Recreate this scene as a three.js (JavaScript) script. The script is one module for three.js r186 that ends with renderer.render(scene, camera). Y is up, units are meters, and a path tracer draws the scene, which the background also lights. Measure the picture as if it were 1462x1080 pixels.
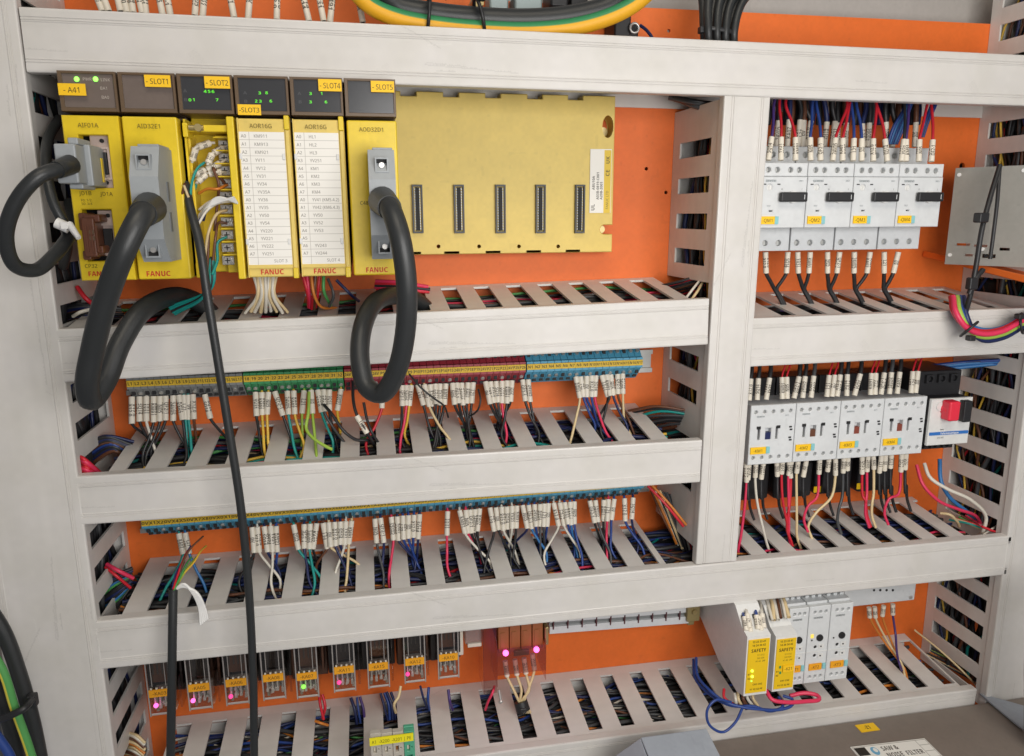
import * as THREE from 'three';
import { RoundedBoxGeometry } from 'three/addons/geometries/RoundedBoxGeometry.js';
import { RectAreaLightUniformsLib } from 'three/addons/lights/RectAreaLightUniformsLib.js';
import { mergeGeometries } from 'three/addons/utils/BufferGeometryUtils.js';

// ------------------------------------------------------------------ camera
const scene = new THREE.Scene();
const FPX = 1076.59, IW = 1462, IH = 1080;
const camera = new THREE.PerspectiveCamera(2 * Math.atan(IH / 2 / FPX) * 180 / Math.PI, IW / IH, 0.02, 30);
camera.position.set(0.3297, 0.1106, 0.6502);
camera.rotation.order = 'YXZ';
camera.rotation.set(-0.2145, -0.1864, -0.0047);
camera.updateMatrixWorld(true);

// ------------------------------------------------------------------ light: a workshop lit by a soft work light and a ceiling fitting behind the photographer
const renderer = new THREE.WebGLRenderer({ antialias: true });
renderer.toneMapping = THREE.LinearToneMapping;
renderer.toneMappingExposure = 1.0;
renderer.shadowMap.enabled = true;
renderer.shadowMap.type = THREE.PCFSoftShadowMap;
scene.background = new THREE.Color().setRGB(0.165, 0.165, 0.172);
RectAreaLightUniformsLib.init();
function ceilingLight(name, label, [x, y, z], [tx, ty, tz], w, h, power, tint) {
  const g = new THREE.Group(); g.name = name; g.userData = { label, category: 'lamp' };
  g.position.set(x, y, z); g.lookAt(tx, ty, tz); scene.add(g);          // +z of the group looks at the cabinet
  const tray = new THREE.Mesh(new RoundedBoxGeometry(w + 0.05, h + 0.05, 0.05, 2, 0.01), new THREE.MeshStandardMaterial({ color: 0xdddddd, roughness: 0.5 }));
  tray.name = 'housing'; tray.position.z = -0.03; g.add(tray);
  const dif = new THREE.Mesh(new THREE.BoxGeometry(w, h, 0.006), new THREE.MeshStandardMaterial({ color: 0xffffff, emissive: new THREE.Color(...tint), emissiveIntensity: 1.2, roughness: 0.8 }));
  dif.name = 'light_diffuser'; dif.position.z = -0.002; g.add(dif);
  const l = new THREE.RectAreaLight(new THREE.Color(...tint), power, w, h);
  l.position.set(x, y, z); l.lookAt(tx, ty, tz); l.translateZ(-0.004);
  scene.add(l);
}
ceilingLight('work_light', 'large soft work light close behind the photographer', [0.59, 0.11, 0.79], [0.56, -0.02, 0], 0.5, 0.36, 7.5, [1, 0.98, 0.955]);
ceilingLight('ceiling_light', 'smaller warm ceiling light above and behind the photographer', [0.32, 1.3, 1.05], [0.42, 0, 0], 0.9, 0.5, 4.6, [1, 0.9, 0.74]);

// ------------------------------------------------------------------ helpers
let seed = 7;
function rnd() { seed = (seed * 1664525 + 1013904223) >>> 0; return seed / 4294967296; }
const rr = (a, b) => a + (b - a) * rnd();
const V = (x, y, z) => new THREE.Vector3(x, y, z);
const ORD = ['first', 'second', 'third', 'fourth', 'fifth', 'sixth', 'seventh', 'eighth', 'ninth', 'tenth'];
const ord = (i) => ORD[i] || (i + 1) + (['th', 'st', 'nd', 'rd'][(i + 1) % 10 < 4 && Math.floor((i + 1) / 10) !== 1 ? (i + 1) % 10 : 0]);
// a point of the cabinet from where it stands in the photograph (1462 x 1080) and its distance z from the mounting plate
function P(u, v, z) {
  const d = V((u - IW / 2) / FPX, -(v - IH / 2) / FPX, -1).applyQuaternion(camera.quaternion);
  return camera.position.clone().addScaledVector(d, (z - camera.position.z) / d.z);
}
const X = (u, v, z) => P(u, v, z).x, Y = (u, v, z) => P(u, v, z).y;
const lerpTab = (t, u) => { let i = 0; while (i < t.length - 2 && u > t[i + 1][0]) i++; const [a, b] = [t[i], t[i + 1]]; return a[1] + (b[1] - a[1]) * (u - a[0]) / (b[0] - a[0]); };

function plain(g) {                         // position, normal, uv only, not indexed: everything can be merged
  if (g.index) g = g.toNonIndexed();
  for (const k of Object.keys(g.attributes)) if (!['position', 'normal', 'uv', 'color'].includes(k)) g.deleteAttribute(k);
  g.clearGroups?.();
  return g;
}
function metreUV(g, s = 1) {                // uv in metres from the side each face looks to
  const p = g.attributes.position, n = g.attributes.normal, uv = new Float32Array(p.count * 2);
  for (let i = 0; i < p.count; i++) {
    const a = Math.abs(n.getX(i)), b = Math.abs(n.getY(i)), c = Math.abs(n.getZ(i));
    let s0, t0;
    if (c >= a && c >= b) { s0 = p.getX(i); t0 = p.getY(i); } else if (b >= a) { s0 = p.getX(i); t0 = p.getZ(i); } else { s0 = p.getZ(i); t0 = p.getY(i); }
    uv[2 * i] = s0 * s; uv[2 * i + 1] = t0 * s;
  }
  g.setAttribute('uv', new THREE.BufferAttribute(uv, 2));
  return g;
}
const used = {};
function numbered(name) { const k = used[name] = (used[name] ?? -1) + 1; return k ? `${name}_${String(k).padStart(3, '0')}` : name; }
function tag(o, label, category, group) { o.userData.label = label; o.userData.category = category; if (group) o.userData.group = group; return o; }
const tops = [];
function thing(name, label, category, group) {
  const o = new THREE.Group(); o.name = numbered(name); scene.add(o); tag(o, label, category, group); tops.push(o); return o;
}
function obj(name, geos, mat, parent, uvs = true) {
  const list = (Array.isArray(geos) ? geos : [geos]).map(plain);
  let g = list.length > 1 ? mergeGeometries(list) : list[0];
  if (uvs) metreUV(g);
  const m = new THREE.Mesh(g, mat); m.name = parent ? name : numbered(name);
  (parent || scene).add(m); if (!parent) tops.push(m);
  return m;
}
function struct(name, geos, mat) { const m = obj(name, geos, mat); m.userData.kind = 'structure'; return m; }
function box(x0, x1, y0, y1, z0, z1, r = 0, seg = 1) {
  const w = Math.abs(x1 - x0), h = Math.abs(y1 - y0), d = Math.abs(z1 - z0);
  const g = r > 0 ? new RoundedBoxGeometry(w, h, d, seg, Math.min(r, w / 2.1, h / 2.1, d / 2.1)) : new THREE.BoxGeometry(w, h, d);
  return g.translate((x0 + x1) / 2, (y0 + y1) / 2, (z0 + z1) / 2);
}
function tube(pts, r, rad = 7, seg) {
  const c = new THREE.CatmullRomCurve3(pts, false, 'centripetal');
  return new THREE.TubeGeometry(c, seg || pts.length * 5, r, rad, false);
}
function cyl(a, b, r0, r1 = r0, n = 10, open = false) {
  const d = b.clone().sub(a), g = new THREE.CylinderGeometry(r1, r0, d.length(), n, 1, open);
  g.applyQuaternion(new THREE.Quaternion().setFromUnitVectors(V(0, 1, 0), d.clone().normalize()));
  return g.translate((a.x + b.x) / 2, (a.y + b.y) / 2, (a.z + b.z) / 2);
}
const disc = (x, y, z0, z1, r, n = 12) => cyl(V(x, y, z0), V(x, y, z1), r, r, n);
function plate(x0, x1, y0, y1, z0, z1, holes = [], bevel = 0) {      // a plate facing +z with round or rectangular holes
  const s = new THREE.Shape([new THREE.Vector2(x0 + bevel, y0 + bevel), new THREE.Vector2(x1 - bevel, y0 + bevel), new THREE.Vector2(x1 - bevel, y1 - bevel), new THREE.Vector2(x0 + bevel, y1 - bevel)]);
  for (const h of holes) {
    const p = new THREE.Path();
    if (h.r) p.absarc(h.x, h.y, h.r, 0, Math.PI * 2, true);
    else { p.moveTo(h.x0, h.y0); p.lineTo(h.x0, h.y1); p.lineTo(h.x1, h.y1); p.lineTo(h.x1, h.y0); p.closePath(); }
    s.holes.push(p);
  }
  const g = new THREE.ExtrudeGeometry(s, { depth: z1 - z0 - 2 * bevel, bevelEnabled: bevel > 0, bevelSize: bevel, bevelThickness: bevel, bevelSegments: 1, curveSegments: 7 });
  return g.translate(0, 0, z0 + bevel);
}
function prism(profile, x0, x1) {            // profile of [z, y] extruded along x
  const s = new THREE.Shape(profile.map(([z, y]) => new THREE.Vector2(-z, y)));
  const g = new THREE.ExtrudeGeometry(s, { depth: x1 - x0, bevelEnabled: false, steps: 1 });
  return g.rotateY(Math.PI / 2).translate(x0, 0, 0);
}

// ------------------------------------------------------------------ textures and materials
function noiseTex(w, h, f, srgb) {
  const d = new Uint8Array(w * h * 4);
  for (let y = 0; y < h; y++) for (let x = 0; x < w; x++) { const c = f(x, y), k = (y * w + x) * 4; for (let j = 0; j < 3; j++) d[k + j] = Math.max(0, Math.min(255, (Array.isArray(c) ? c[j] : c))); d[k + 3] = 255; }
  const t = new THREE.DataTexture(d, w, h); t.magFilter = t.minFilter = THREE.LinearFilter; t.wrapS = t.wrapT = THREE.RepeatWrapping; if (srgb) t.colorSpace = THREE.SRGBColorSpace; t.needsUpdate = true; return t;
}
function lattice(n, m) { const a = new Float32Array(n * m); for (let i = 0; i < n * m; i++) a[i] = rnd(); return (x, y) => { const xi = Math.floor(x), yi = Math.floor(y), fx = x - xi, fy = y - yi, g = (i, j) => a[((j % m) + m) % m * n + ((i % n) + n) % n], sx = fx * fx * (3 - 2 * fx), sy = fy * fy * (3 - 2 * fy); return (g(xi, yi) * (1 - sx) + g(xi + 1, yi) * sx) * (1 - sy) + (g(xi, yi + 1) * (1 - sx) + g(xi + 1, yi + 1) * sx) * sy; }; }
const L1 = lattice(8, 64), L2 = lattice(32, 32), L3 = lattice(128, 128), L4 = lattice(4, 128);
// extrusion streaks along u, scuffs and grime specks: PVC trunking
const scuff = new Float32Array(1024 * 1024);
for (let k = 0; k < 230; k++) {               // rubbed lines along the trunking, a few across, and finger marks
  const blob = k % 5 === 0, x0 = rnd() * 1024, y0 = rnd() * 1024, len = blob ? 10 + rnd() * 16 : 8 + rnd() * rnd() * 150, an = blob ? rnd() * 3 : (k % 9 === 1 ? rnd() * 3.1 : (rnd() - 0.5) * 0.12), d = blob ? -3 - rnd() * 4 : (k % 4 ? -5 - rnd() * 13 : 5);
  for (let t = 0; t < len; t++) for (let q = blob ? -5 : 0; q <= (blob ? 5 : rnd() < 0.3 ? 1 : 0); q++) { if (blob && rnd() < 0.35) continue; const x = (Math.round(x0 + Math.cos(an) * t - Math.sin(an) * q) + 1024) & 1023, y = (Math.round(y0 + Math.sin(an) * t + Math.cos(an) * q) + 1024) & 1023; scuff[y * 1024 + x] = Math.max(-16, scuff[y * 1024 + x] + d * (blob ? 0.6 : 0.8 + rnd() * 0.4)); }
}
const pvcMap = noiseTex(1024, 1024, (x, y) => {
  const st = (L1(x / 128, y / 16) - 0.5) * 4 + (L4(x / 256, y / 8) - 0.5) * 4, bl = (L2(x / 32, y / 32) - 0.5) * 7, gr = (L3(x / 8, y / 8) - 0.5) * 4;
  const v = 240 + st + bl + gr + scuff[y * 1024 + x]; return [v, v - 1, v - 2 + bl * 0.4];
}, true);
pvcMap.repeat.set(1.7, 1.7);
const pvcBump = noiseTex(256, 256, (x, y) => 128 + (L1(x / 32, y / 4) - 0.5) * 90 + (L3(x / 2, y / 2) - 0.5) * 40);
pvcBump.repeat.set(9, 9);
const mottle = noiseTex(512, 512, (x, y) => { const v = 238 + (L2(x / 16, y / 16) - 0.5) * 7 + (L3(x / 4, y / 4) - 0.5) * 6 + (L3(x / 9 + 50, y / 9) > 0.93 ? -6 : 0); return v; }, true);
mottle.repeat.set(3.1, 3.1);
const fineBump = noiseTex(256, 256, (x, y) => 128 + (L3(x / 2, y / 2) - 0.5) * 120); fineBump.repeat.set(30, 30);
const lin = (r, g, b) => new THREE.Color().setRGB(r, g, b);
const std = (c, rough, o = {}) => new THREE.MeshStandardMaterial({ color: Array.isArray(c) ? lin(...c) : c, roughness: rough, ...o });
const M = {
  pvc: std([0.72, 0.70, 0.67], 0.4, { map: pvcMap, bumpMap: pvcBump, bumpScale: 0.00006 }),
  orange: std([0.88, 0.175, 0.022], 0.58, { map: mottle, bumpMap: fineBump, bumpScale: 0.00008 }),
  cabinet: std([0.5, 0.475, 0.45], 0.5, { map: mottle, bumpMap: fineBump, bumpScale: 0.00008 }),
  cabinetBlue: std([0.36, 0.39, 0.44], 0.45, { map: mottle, bumpMap: fineBump, bumpScale: 0.00008 }),
  paleYellow: std([0.84, 0.625, 0.15], 0.5, { map: mottle, bumpMap: fineBump, bumpScale: 0.00006 }),
  yellow: std([0.88, 0.635, 0.022], 0.38, { map: mottle, bumpMap: fineBump, bumpScale: 0.00006 }),
  yellowTag: std([0.92, 0.58, 0.01], 0.4),
  brown: std([0.13, 0.085, 0.05], 0.35),
  smoke: std([0.19, 0.15, 0.13], 0.22, { map: mottle }),
  dark: std([0.045, 0.046, 0.05], 0.22, { map: mottle }),
  hood: std([0.36, 0.385, 0.40], 0.45, { map: mottle, bumpMap: fineBump, bumpScale: 0.00006 }),
  rubber: std([0.022, 0.024, 0.025], 0.42, { bumpMap: fineBump, bumpScale: 0.0001 }),
  black: std([0.018, 0.018, 0.02], 0.45),
  deep: std([0.012, 0.012, 0.013], 0.7),
  white: std([0.82, 0.82, 0.80], 0.4, { map: mottle }),
  cool: std([0.76, 0.78, 0.79], 0.4, { map: mottle }),
  cream: std([0.70, 0.64, 0.53], 0.5),
  pinkMetal: std([0.62, 0.5, 0.45], 0.4, { metalness: 0.4 }),
  brownPlug: std([0.16, 0.055, 0.028], 0.45, { map: mottle }),
  steel: std([0.66, 0.64, 0.61], 0.34, { metalness: 0.6, map: mottle }),
  satin: std([0.55, 0.53, 0.48], 0.36, { metalness: 0.5, map: mottle, bumpMap: fineBump, bumpScale: 0.00015 }),
  zinc: std([0.50, 0.50, 0.48], 0.45, { metalness: 0.6 }),
  brass: std([0.42, 0.33, 0.15], 0.4, { metalness: 0.6 }),
  teal: std([0.25, 0.55, 0.58], 0.4),
  red: std([0.62, 0.02, 0.03], 0.4), redKnob: std([0.75, 0.03, 0.06], 0.4),
  blueTerm: std([0.075, 0.31, 0.47], 0.42), greenTerm: std([0.04, 0.27, 0.10], 0.42), redTerm: std([0.31, 0.03, 0.045], 0.42), greyTerm: std([0.21, 0.22, 0.22], 0.45),
  clear: new THREE.MeshPhysicalMaterial({ color: lin(0.86, 0.85, 0.83), transmission: 1, thickness: 0, roughness: 0.08, ior: 1.49 }),
  taupe: std([0.235, 0.195, 0.165], 0.55, { map: mottle, bumpMap: fineBump, bumpScale: 0.0001 }),
  nylon: std([0.80, 0.79, 0.77], 0.6),
  orangeTerm: std([0.27, 0.105, 0.03], 0.5),
  ledPink: std([0.9, 0.1, 0.4], 0.4, { emissive: lin(1.0, 0.12, 0.5), emissiveIntensity: 3.2 }),
  ledPinkDim: std([0.8, 0.08, 0.3], 0.4, { emissive: lin(1.0, 0.06, 0.33), emissiveIntensity: 1.5 }),
  ledGreen: std([0.3, 0.9, 0.15], 0.4, { emissive: lin(0.28, 1.0, 0.10), emissiveIntensity: 1.6 }),
};
const WC = { black: [0.02, 0.02, 0.022], grey: [0.06, 0.062, 0.066], red: [0.55, 0.015, 0.03], pink: [0.68, 0.035, 0.10], blue: [0.02, 0.055, 0.24], navy: [0.012, 0.02, 0.085], lightblue: [0.03, 0.16, 0.40], teal: [0.01, 0.27, 0.24], yellow: [0.72, 0.45, 0.05], green: [0.07, 0.30, 0.08], lime: [0.33, 0.50, 0.07], white: [0.66, 0.62, 0.54], cream: [0.68, 0.53, 0.30], brown: [0.13, 0.05, 0.025], orange: [0.6, 0.2, 0.03], violet: [0.06, 0.03, 0.16] };
const wireMat = {}; const wm = (c) => wireMat[c] ||= std(WC[c], 0.42);
const vcMat = std([1, 1, 1], 0.5, { vertexColors: true });

// ------------------------------------------------------------------ printing: one sheet of lettering for all labels
const AW = 2048, AH = 2048, cv = document.createElement('canvas'); cv.width = AW; cv.height = AH;
const cx = cv.getContext('2d'); cx.clearRect(0, 0, AW, AH);
const shelves = []; let ay = 4;                // rows of the sheet, each filled from the left
function cell(w, h, draw) {
  w = Math.ceil(w); h = Math.ceil(h);
  let s = shelves.filter((q) => q.h >= h && (q.h <= h * 1.35 || (q.h > 400 && h > 190)) && q.x + w + 6 <= AW).sort((p, q) => p.h - q.h)[0];
  if (!s) { s = { x: 4, y: ay, h }; ay += h + 6; shelves.push(s); if (ay > AH) throw new Error('sheet full'); }
  const r = { x: s.x, y: s.y, w, h }; s.x += w + 6;
  cx.save(); cx.beginPath(); cx.rect(r.x, r.y, w, h); cx.clip(); cx.translate(r.x, r.y); draw(cx, w, h); cx.restore();
  return r;
}
const printTex = new THREE.CanvasTexture(cv); printTex.colorSpace = THREE.SRGBColorSpace; printTex.magFilter = THREE.LinearFilter;
const inkMat = new THREE.MeshStandardMaterial({ map: printTex, transparent: true, roughness: 0.6 });
const paperMat = new THREE.MeshStandardMaterial({ map: printTex, roughness: 0.55 });
function sheet(r, w, h) {                    // flat printed sheet, centred, facing +z
  const g = new THREE.PlaneGeometry(w, h), uv = g.attributes.uv;
  for (let i = 0; i < 4; i++) uv.setXY(i, (r.x + 0.5 + uv.getX(i) * (r.w - 1)) / AW, 1 - (r.y + 0.5 + (1 - uv.getY(i)) * (r.h - 1)) / AH);
  return g;
}
function inked(text, h, color = '#2a2522', font = 'sans-serif', bold = '', gap = 0) {   // lettering only
  cx.font = `${bold} ${h}px ${font}`; const w = cx.measureText(text).width + 6 + gap * text.length;
  return cell(w, h * 1.25, (c) => { c.font = `${bold} ${h}px ${font}`; c.fillStyle = color; c.textBaseline = 'middle'; if (gap) { let x = 3; for (const ch of text) { c.fillText(ch, x, h * 0.62); x += c.measureText(ch).width + gap; } } else c.fillText(text, 3, h * 0.62); });
}
const inks = {};
function lettering(text, x, y, z, height, parent, color = '#2a2522', bold = '', maxW, font = 'sans-serif') {
  const r = inks[text + color + bold] ||= inked(text, 44, color, font, bold);
  let h = height * 1.25, w = h * r.w / r.h; if (maxW && w > maxW) w = maxW;
  const m = new THREE.Mesh(sheet(r, w, h), inkMat); m.name = 'lettering'; m.position.set(x, y, z); parent.add(m); return m;
}
function tagCell(text, w, h, bg = '#f6c417', fg = '#2b2410', size = 0.62) {
  return cell(w, h, (c) => { c.fillStyle = bg; c.fillRect(0, 0, w, h); c.fillStyle = fg; c.font = `${h * size}px sans-serif`; c.textAlign = 'center'; c.textBaseline = 'middle'; c.fillText(text, w / 2, h * 0.54, w * 0.9); });
}
function labelTag(text, x, y, z, w, h, parent, name = 'label_tag', bg, fg, size) {   // a thin tape label with thickness
  const b = obj(name, box(x - w / 2, x + w / 2, y - h / 2, y + h / 2, z, z + 0.0006), M.yellowTag, parent);
  if (bg) b.material = std(new THREE.Color(bg), 0.45);
  const m = new THREE.Mesh(sheet(tagCell(text, Math.round(w * 9000), Math.round(h * 9000), bg, fg, size), w, h), paperMat);
  m.name = 'print'; m.position.set(x, y, z + 0.0009); b.add(m); return b;
}

// ------------------------------------------------------------------ the setting: mounting plate and cabinet shell
const ZD = 0.091;
const plateTop = Y(1200, 24, 0);
struct('mounting_plate', [plate(0.02, 1.02, -0.55, plateTop, -0.003, 0, [
  { x: X(923, 241, 0), y: Y(923, 241, 0), r: 0.0016 }, { x: X(951, 275, 0), y: Y(951, 275, 0), r: 0.0016 }, { x: X(955, 44, 0), y: Y(955, 44, 0), r: 0.0015 }, { x: X(1374, 237, 0), y: Y(1374, 237, 0), r: 0.003 },
])], M.orange);
struct('cabinet_back', box(-0.05, 1.12, -0.6, 0.6, -0.05, -0.035), M.cabinet);
struct('cabinet_side', box(-0.06, -0.02, -0.6, 0.6, -0.05, 0.10), M.cabinetBlue);
struct('cabinet_frame', [box(1.00, 1.03, -0.6, 0.6, -0.035, 0.12)], M.cabinet);

// ------------------------------------------------------------------ wiring ducts: base, two walls of fingers, clipped cover
const SL = 0.0135;                                   // slot width
function coverProfile(h, zf) {                       // [z, y] of a cover with raised rims, grooves and side flanges
  const a = h / 2, g = 0.0005, z = zf, p = [];
  p.push([z - 0.008, a], [z - 0.0012, a], [z - 0.0003, a - 0.0004], [z, a - 0.0013]);
  for (const [y0, d] of [[a - 0.0055, g], [a - 0.0072, g]]) p.push([z, y0], [z - d, y0 - 0.0002], [z - d, y0 - 0.0007], [z, y0 - 0.0009]);
  p.push([z, a - 0.0083], [z - 0.0003, a - 0.0088], [z - 0.0003, -a + 0.0088], [z, -a + 0.0083]);
  for (const [y0, d] of [[-a + 0.0081, g], [-a + 0.0064, g]]) p.push([z, y0], [z - d, y0 - 0.0002], [z - d, y0 - 0.0007], [z, y0 - 0.0009]);
  p.push([z, -a + 0.0013], [z - 0.0003, -a + 0.0004], [z - 0.0012, -a], [z - 0.008, -a], [z - 0.008, -a + 0.0016], [z - 0.0024, -a + 0.0016], [z - 0.0024, a - 0.0016], [z - 0.008, a - 0.0016]);
  return p;
}
// walls: [{ side: 1 | -1, x0, x1, start, pitch, w, n, yb, zb }]  (local x along the duct; yb: offset of the wall's rear edge)
function duct(name, label, p0, p1, h, walls, zf = ZD, coverX) {
  const t = thing(name, label, 'wiring duct');
  const len = p0.distanceTo(p1);
  t.position.set(p0.x, p0.y, 0); t.rotation.z = Math.atan2(p1.y - p0.y, p1.x - p0.x);
  const [c0, c1] = coverX || [0, len];
  obj('cover', prism(coverProfile(h, zf), c0, c1), M.pvc, t);
  obj('base', box(walls[0].x0, walls[0].x1, -h / 2 + 0.002, h / 2 - 0.002, 0.0006, 0.0022), M.pvc, t);
  for (const w of walls) {
    const yf = w.side * (h / 2 - 0.0022), yb = yf + w.side * (w.yb || 0), zt = zf - 0.0028, th = 0.0018;
    const shear = (g) => { const p = g.attributes.position; for (let i = 0; i < p.count; i++) p.setY(i, p.getY(i) + yb + (yf - yb) * p.getZ(i) / zt); g.computeVertexNormals(); return g; };
    const zb = w.zb ?? 0.009, ze = w.ze ?? zt - 0.008;
    obj('wall_strip', shear(box(w.x0, w.x1, -th / 2, th / 2, 0.0004, zb).toNonIndexed()), M.pvc, t);
    obj('wall_strip', shear(box(w.x0, w.x1, -th / 2, th / 2, ze, zt).toNonIndexed()), M.pvc, t);
    const cuts = [w.x0]; for (let i = 0; i < w.n; i++) cuts.push(w.start + i * w.pitch, w.start + i * w.pitch + (w.w || SL)); cuts.push(w.x1);
    const cache = {};
    for (let i = 0; i < cuts.length; i += 2) {
      const a = Math.max(cuts[i], w.x0), b = Math.min(cuts[i + 1], w.x1); if (b - a < 0.0005) continue;
      const k = (b - a).toFixed(4);
      const g = cache[k] ||= (() => { const q = metreUV(shear(box(-(b - a) / 2, (b - a) / 2, -th / 2, th / 2, zb, ze).toNonIndexed())); return plain(q); })();
      const m = new THREE.Mesh(g, M.pvc); m.name = 'finger'; m.position.x = (a + b) / 2; t.add(m);
    }
  }
  return t;
}
const between = (a, b) => [P(...a[0], ZD).add(P(...a[1], ZD)).multiplyScalar(0.5), P(...b[0], ZD).add(P(...b[1], ZD)).multiplyScalar(0.5)];
const hOf = (a, b) => (P(...a[0], ZD).y - P(...a[1], ZD).y + P(...b[0], ZD).y - P(...b[1], ZD).y) / 2;
const mk = (q, extend = 0) => { const [a, b] = between(q.slice(0, 2), q.slice(2)); if (extend) b.add(b.clone().sub(a).setLength(extend)); return [a, b, hOf(q.slice(0, 2), q.slice(2))]; };
const slots = (x00, first, pitch, x0, x1) => { let s = first; while (s - pitch > x0) s -= pitch; return { start: s - x00, pitch, n: Math.ceil((x1 - s) / pitch), x0: x0 - x00, x1: x1 - x00 }; };

{ // top, across the whole cabinet
  const [a, b, h] = mk([[24, 12], [40, 100], [1462, 75.7], [1462, 153.5]], 0.1);
  duct('wiring_duct', 'long grey top wiring duct running above the yellow modules and the breakers', a, b, h, [
    { side: 1, ...slots(a.x, 0.39, 0.0282, 0.122, b.x) }, { side: -1, ...slots(a.x, 0.3865, 0.0282, 0.122, b.x), yb: -0.012 }]);
}
let ductA, ductB, ductC;
{ // under the modules
  const [a, b, h] = mk([[80.6, 471], [90, 546], [1013, 426], [1010, 493]]);
  ductA = duct('wiring_duct', 'grey wiring duct directly under the yellow modules and the bare yellow rack plate', a, b, h, [
    { side: 1, ...slots(a.x, 0.3899, 0.0279, 0.122, 0.583), w: 0.0133, yb: 0.0115 }, { side: -1, ...slots(a.x, 0.3899, 0.0279, 0.122, 0.583) }]);
}
{
  const [a, b, h] = mk([[105, 681], [111, 751], [1002, 629], [1000, 689]]);
  ductB = duct('wiring_duct', 'grey wiring duct under the grey, green, red and blue terminal row', a, b, h, [
    { side: 1, ...slots(a.x, 0.4571, 0.0281, 0.137, 0.569), w: 0.0133, yb: 0.0118 }, { side: -1, ...slots(a.x, 0.4571, 0.0281, 0.137, 0.569) }]);
}
{ // full width
  const [a, b, h] = mk([[132.6, 890], [138, 956], [1440, 765], [1441, 822]]);
  ductC = duct('wiring_duct', 'long grey wiring duct under the all blue terminal row and the contactors', a, b, h, [
    { side: 1, ...slots(a.x, 0.4095, 0.0287, 0.134, 0.572), yb: 0.0085 }, { side: 1, ...slots(a.x, 0.4095, 0.0287, 0.640, 0.875), yb: 0.0085 }, { side: -1, ...slots(a.x, 0.4095, 0.0287, 0.134, 0.875) }]);
}
{ // right, under the breakers
  const [a, b, h] = mk([[1077, 458], [1071, 521], [1462, 437], [1452, 508]], 0.03);
  duct('wiring_duct', 'short grey wiring duct on the right between breakers and contactors', a, b, h, [
    { side: 1, ...slots(a.x, 0.6655, 0.0282, 0.638, 0.884), yb: 0.012 }, { side: -1, ...slots(a.x, 0.6655, 0.0282, 0.638, 0.884) }]);
}
{ // bottom
  const a = V(0.118, -0.361, 0), b = V(0.896, -0.3645, 0);
  duct('wiring_duct', 'bottom grey wiring duct with closed rounded slots under the clear relays', a, b, 0.038, [
    { side: 1, ...slots(a.x, 0.4765, 0.0303, 0.140, 0.885), w: 0.0128, yb: 0.0095, zb: 0.011, ze: 0.078 }, { side: -1, ...slots(a.x, 0.4765, 0.0303, 0.140, 0.885) }]);
}
// vertical ones: local x runs upwards, local +y is the left-hand side
const vslot = (y0, first, pitch, w, ya, yb) => { let s = first; while (s - pitch > ya) s -= pitch; return { start: s - y0, pitch, w, n: Math.floor((yb - s) / pitch) + 1, x0: ya - y0, x1: yb - y0 }; };
duct('wiring_duct', 'wide grey upright wiring duct along the left edge of the cabinet', V(0.0852, -0.45, 0), V(0.0872, 0.35, 0), 0.067, [
  { side: -1, ...vslot(-0.45, -0.02, 0.0282, 0.0135, -0.45, 0.35) }, { side: 1, ...vslot(-0.45, -0.02, 0.0282, 0.0135, -0.45, 0.35) }]);
duct('wiring_duct', 'grey upright wiring duct standing in the middle between terminals and breakers', V(0.6143, -0.1846, 0), V(0.618, 0.1965, 0), 0.0378, [
  { side: 1, x0: 0.24, x1: 0.38, start: 0.2525, pitch: 0.0293, w: 0.0128, n: 4, yb: 0.003, zb: 0.014, ze: 0.071 },
  { side: 1, x0: 0.105, x1: 0.2, start: 0.1355, pitch: 0.0293, w: 0.0128, n: 2, yb: 0.003, zb: 0.014, ze: 0.071 },
  { side: 1, x0: 0.012, x1: 0.09, start: 0.058, pitch: 0.0293, w: 0.0128, n: 1, yb: 0.003, zb: 0.014, ze: 0.071 },
  { side: -1, ...vslot(-0.1846, 0.02, 0.0293, 0.0135, -0.17, 0.19) }]);
duct('wiring_duct', 'grey upright wiring duct along the right edge of the cabinet', V(0.9335, -0.37, 0), V(0.9245, 0.34, 0), 0.05, [
  { side: 1, ...vslot(-0.37, -0.0485, 0.0282, 0.0140, -0.37, 0.34), yb: 0.001, zb: 0.012, ze: 0.076 }, { side: -1, ...vslot(-0.37, -0.05, 0.0282, 0.0135, -0.37, 0.34) }]);

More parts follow.
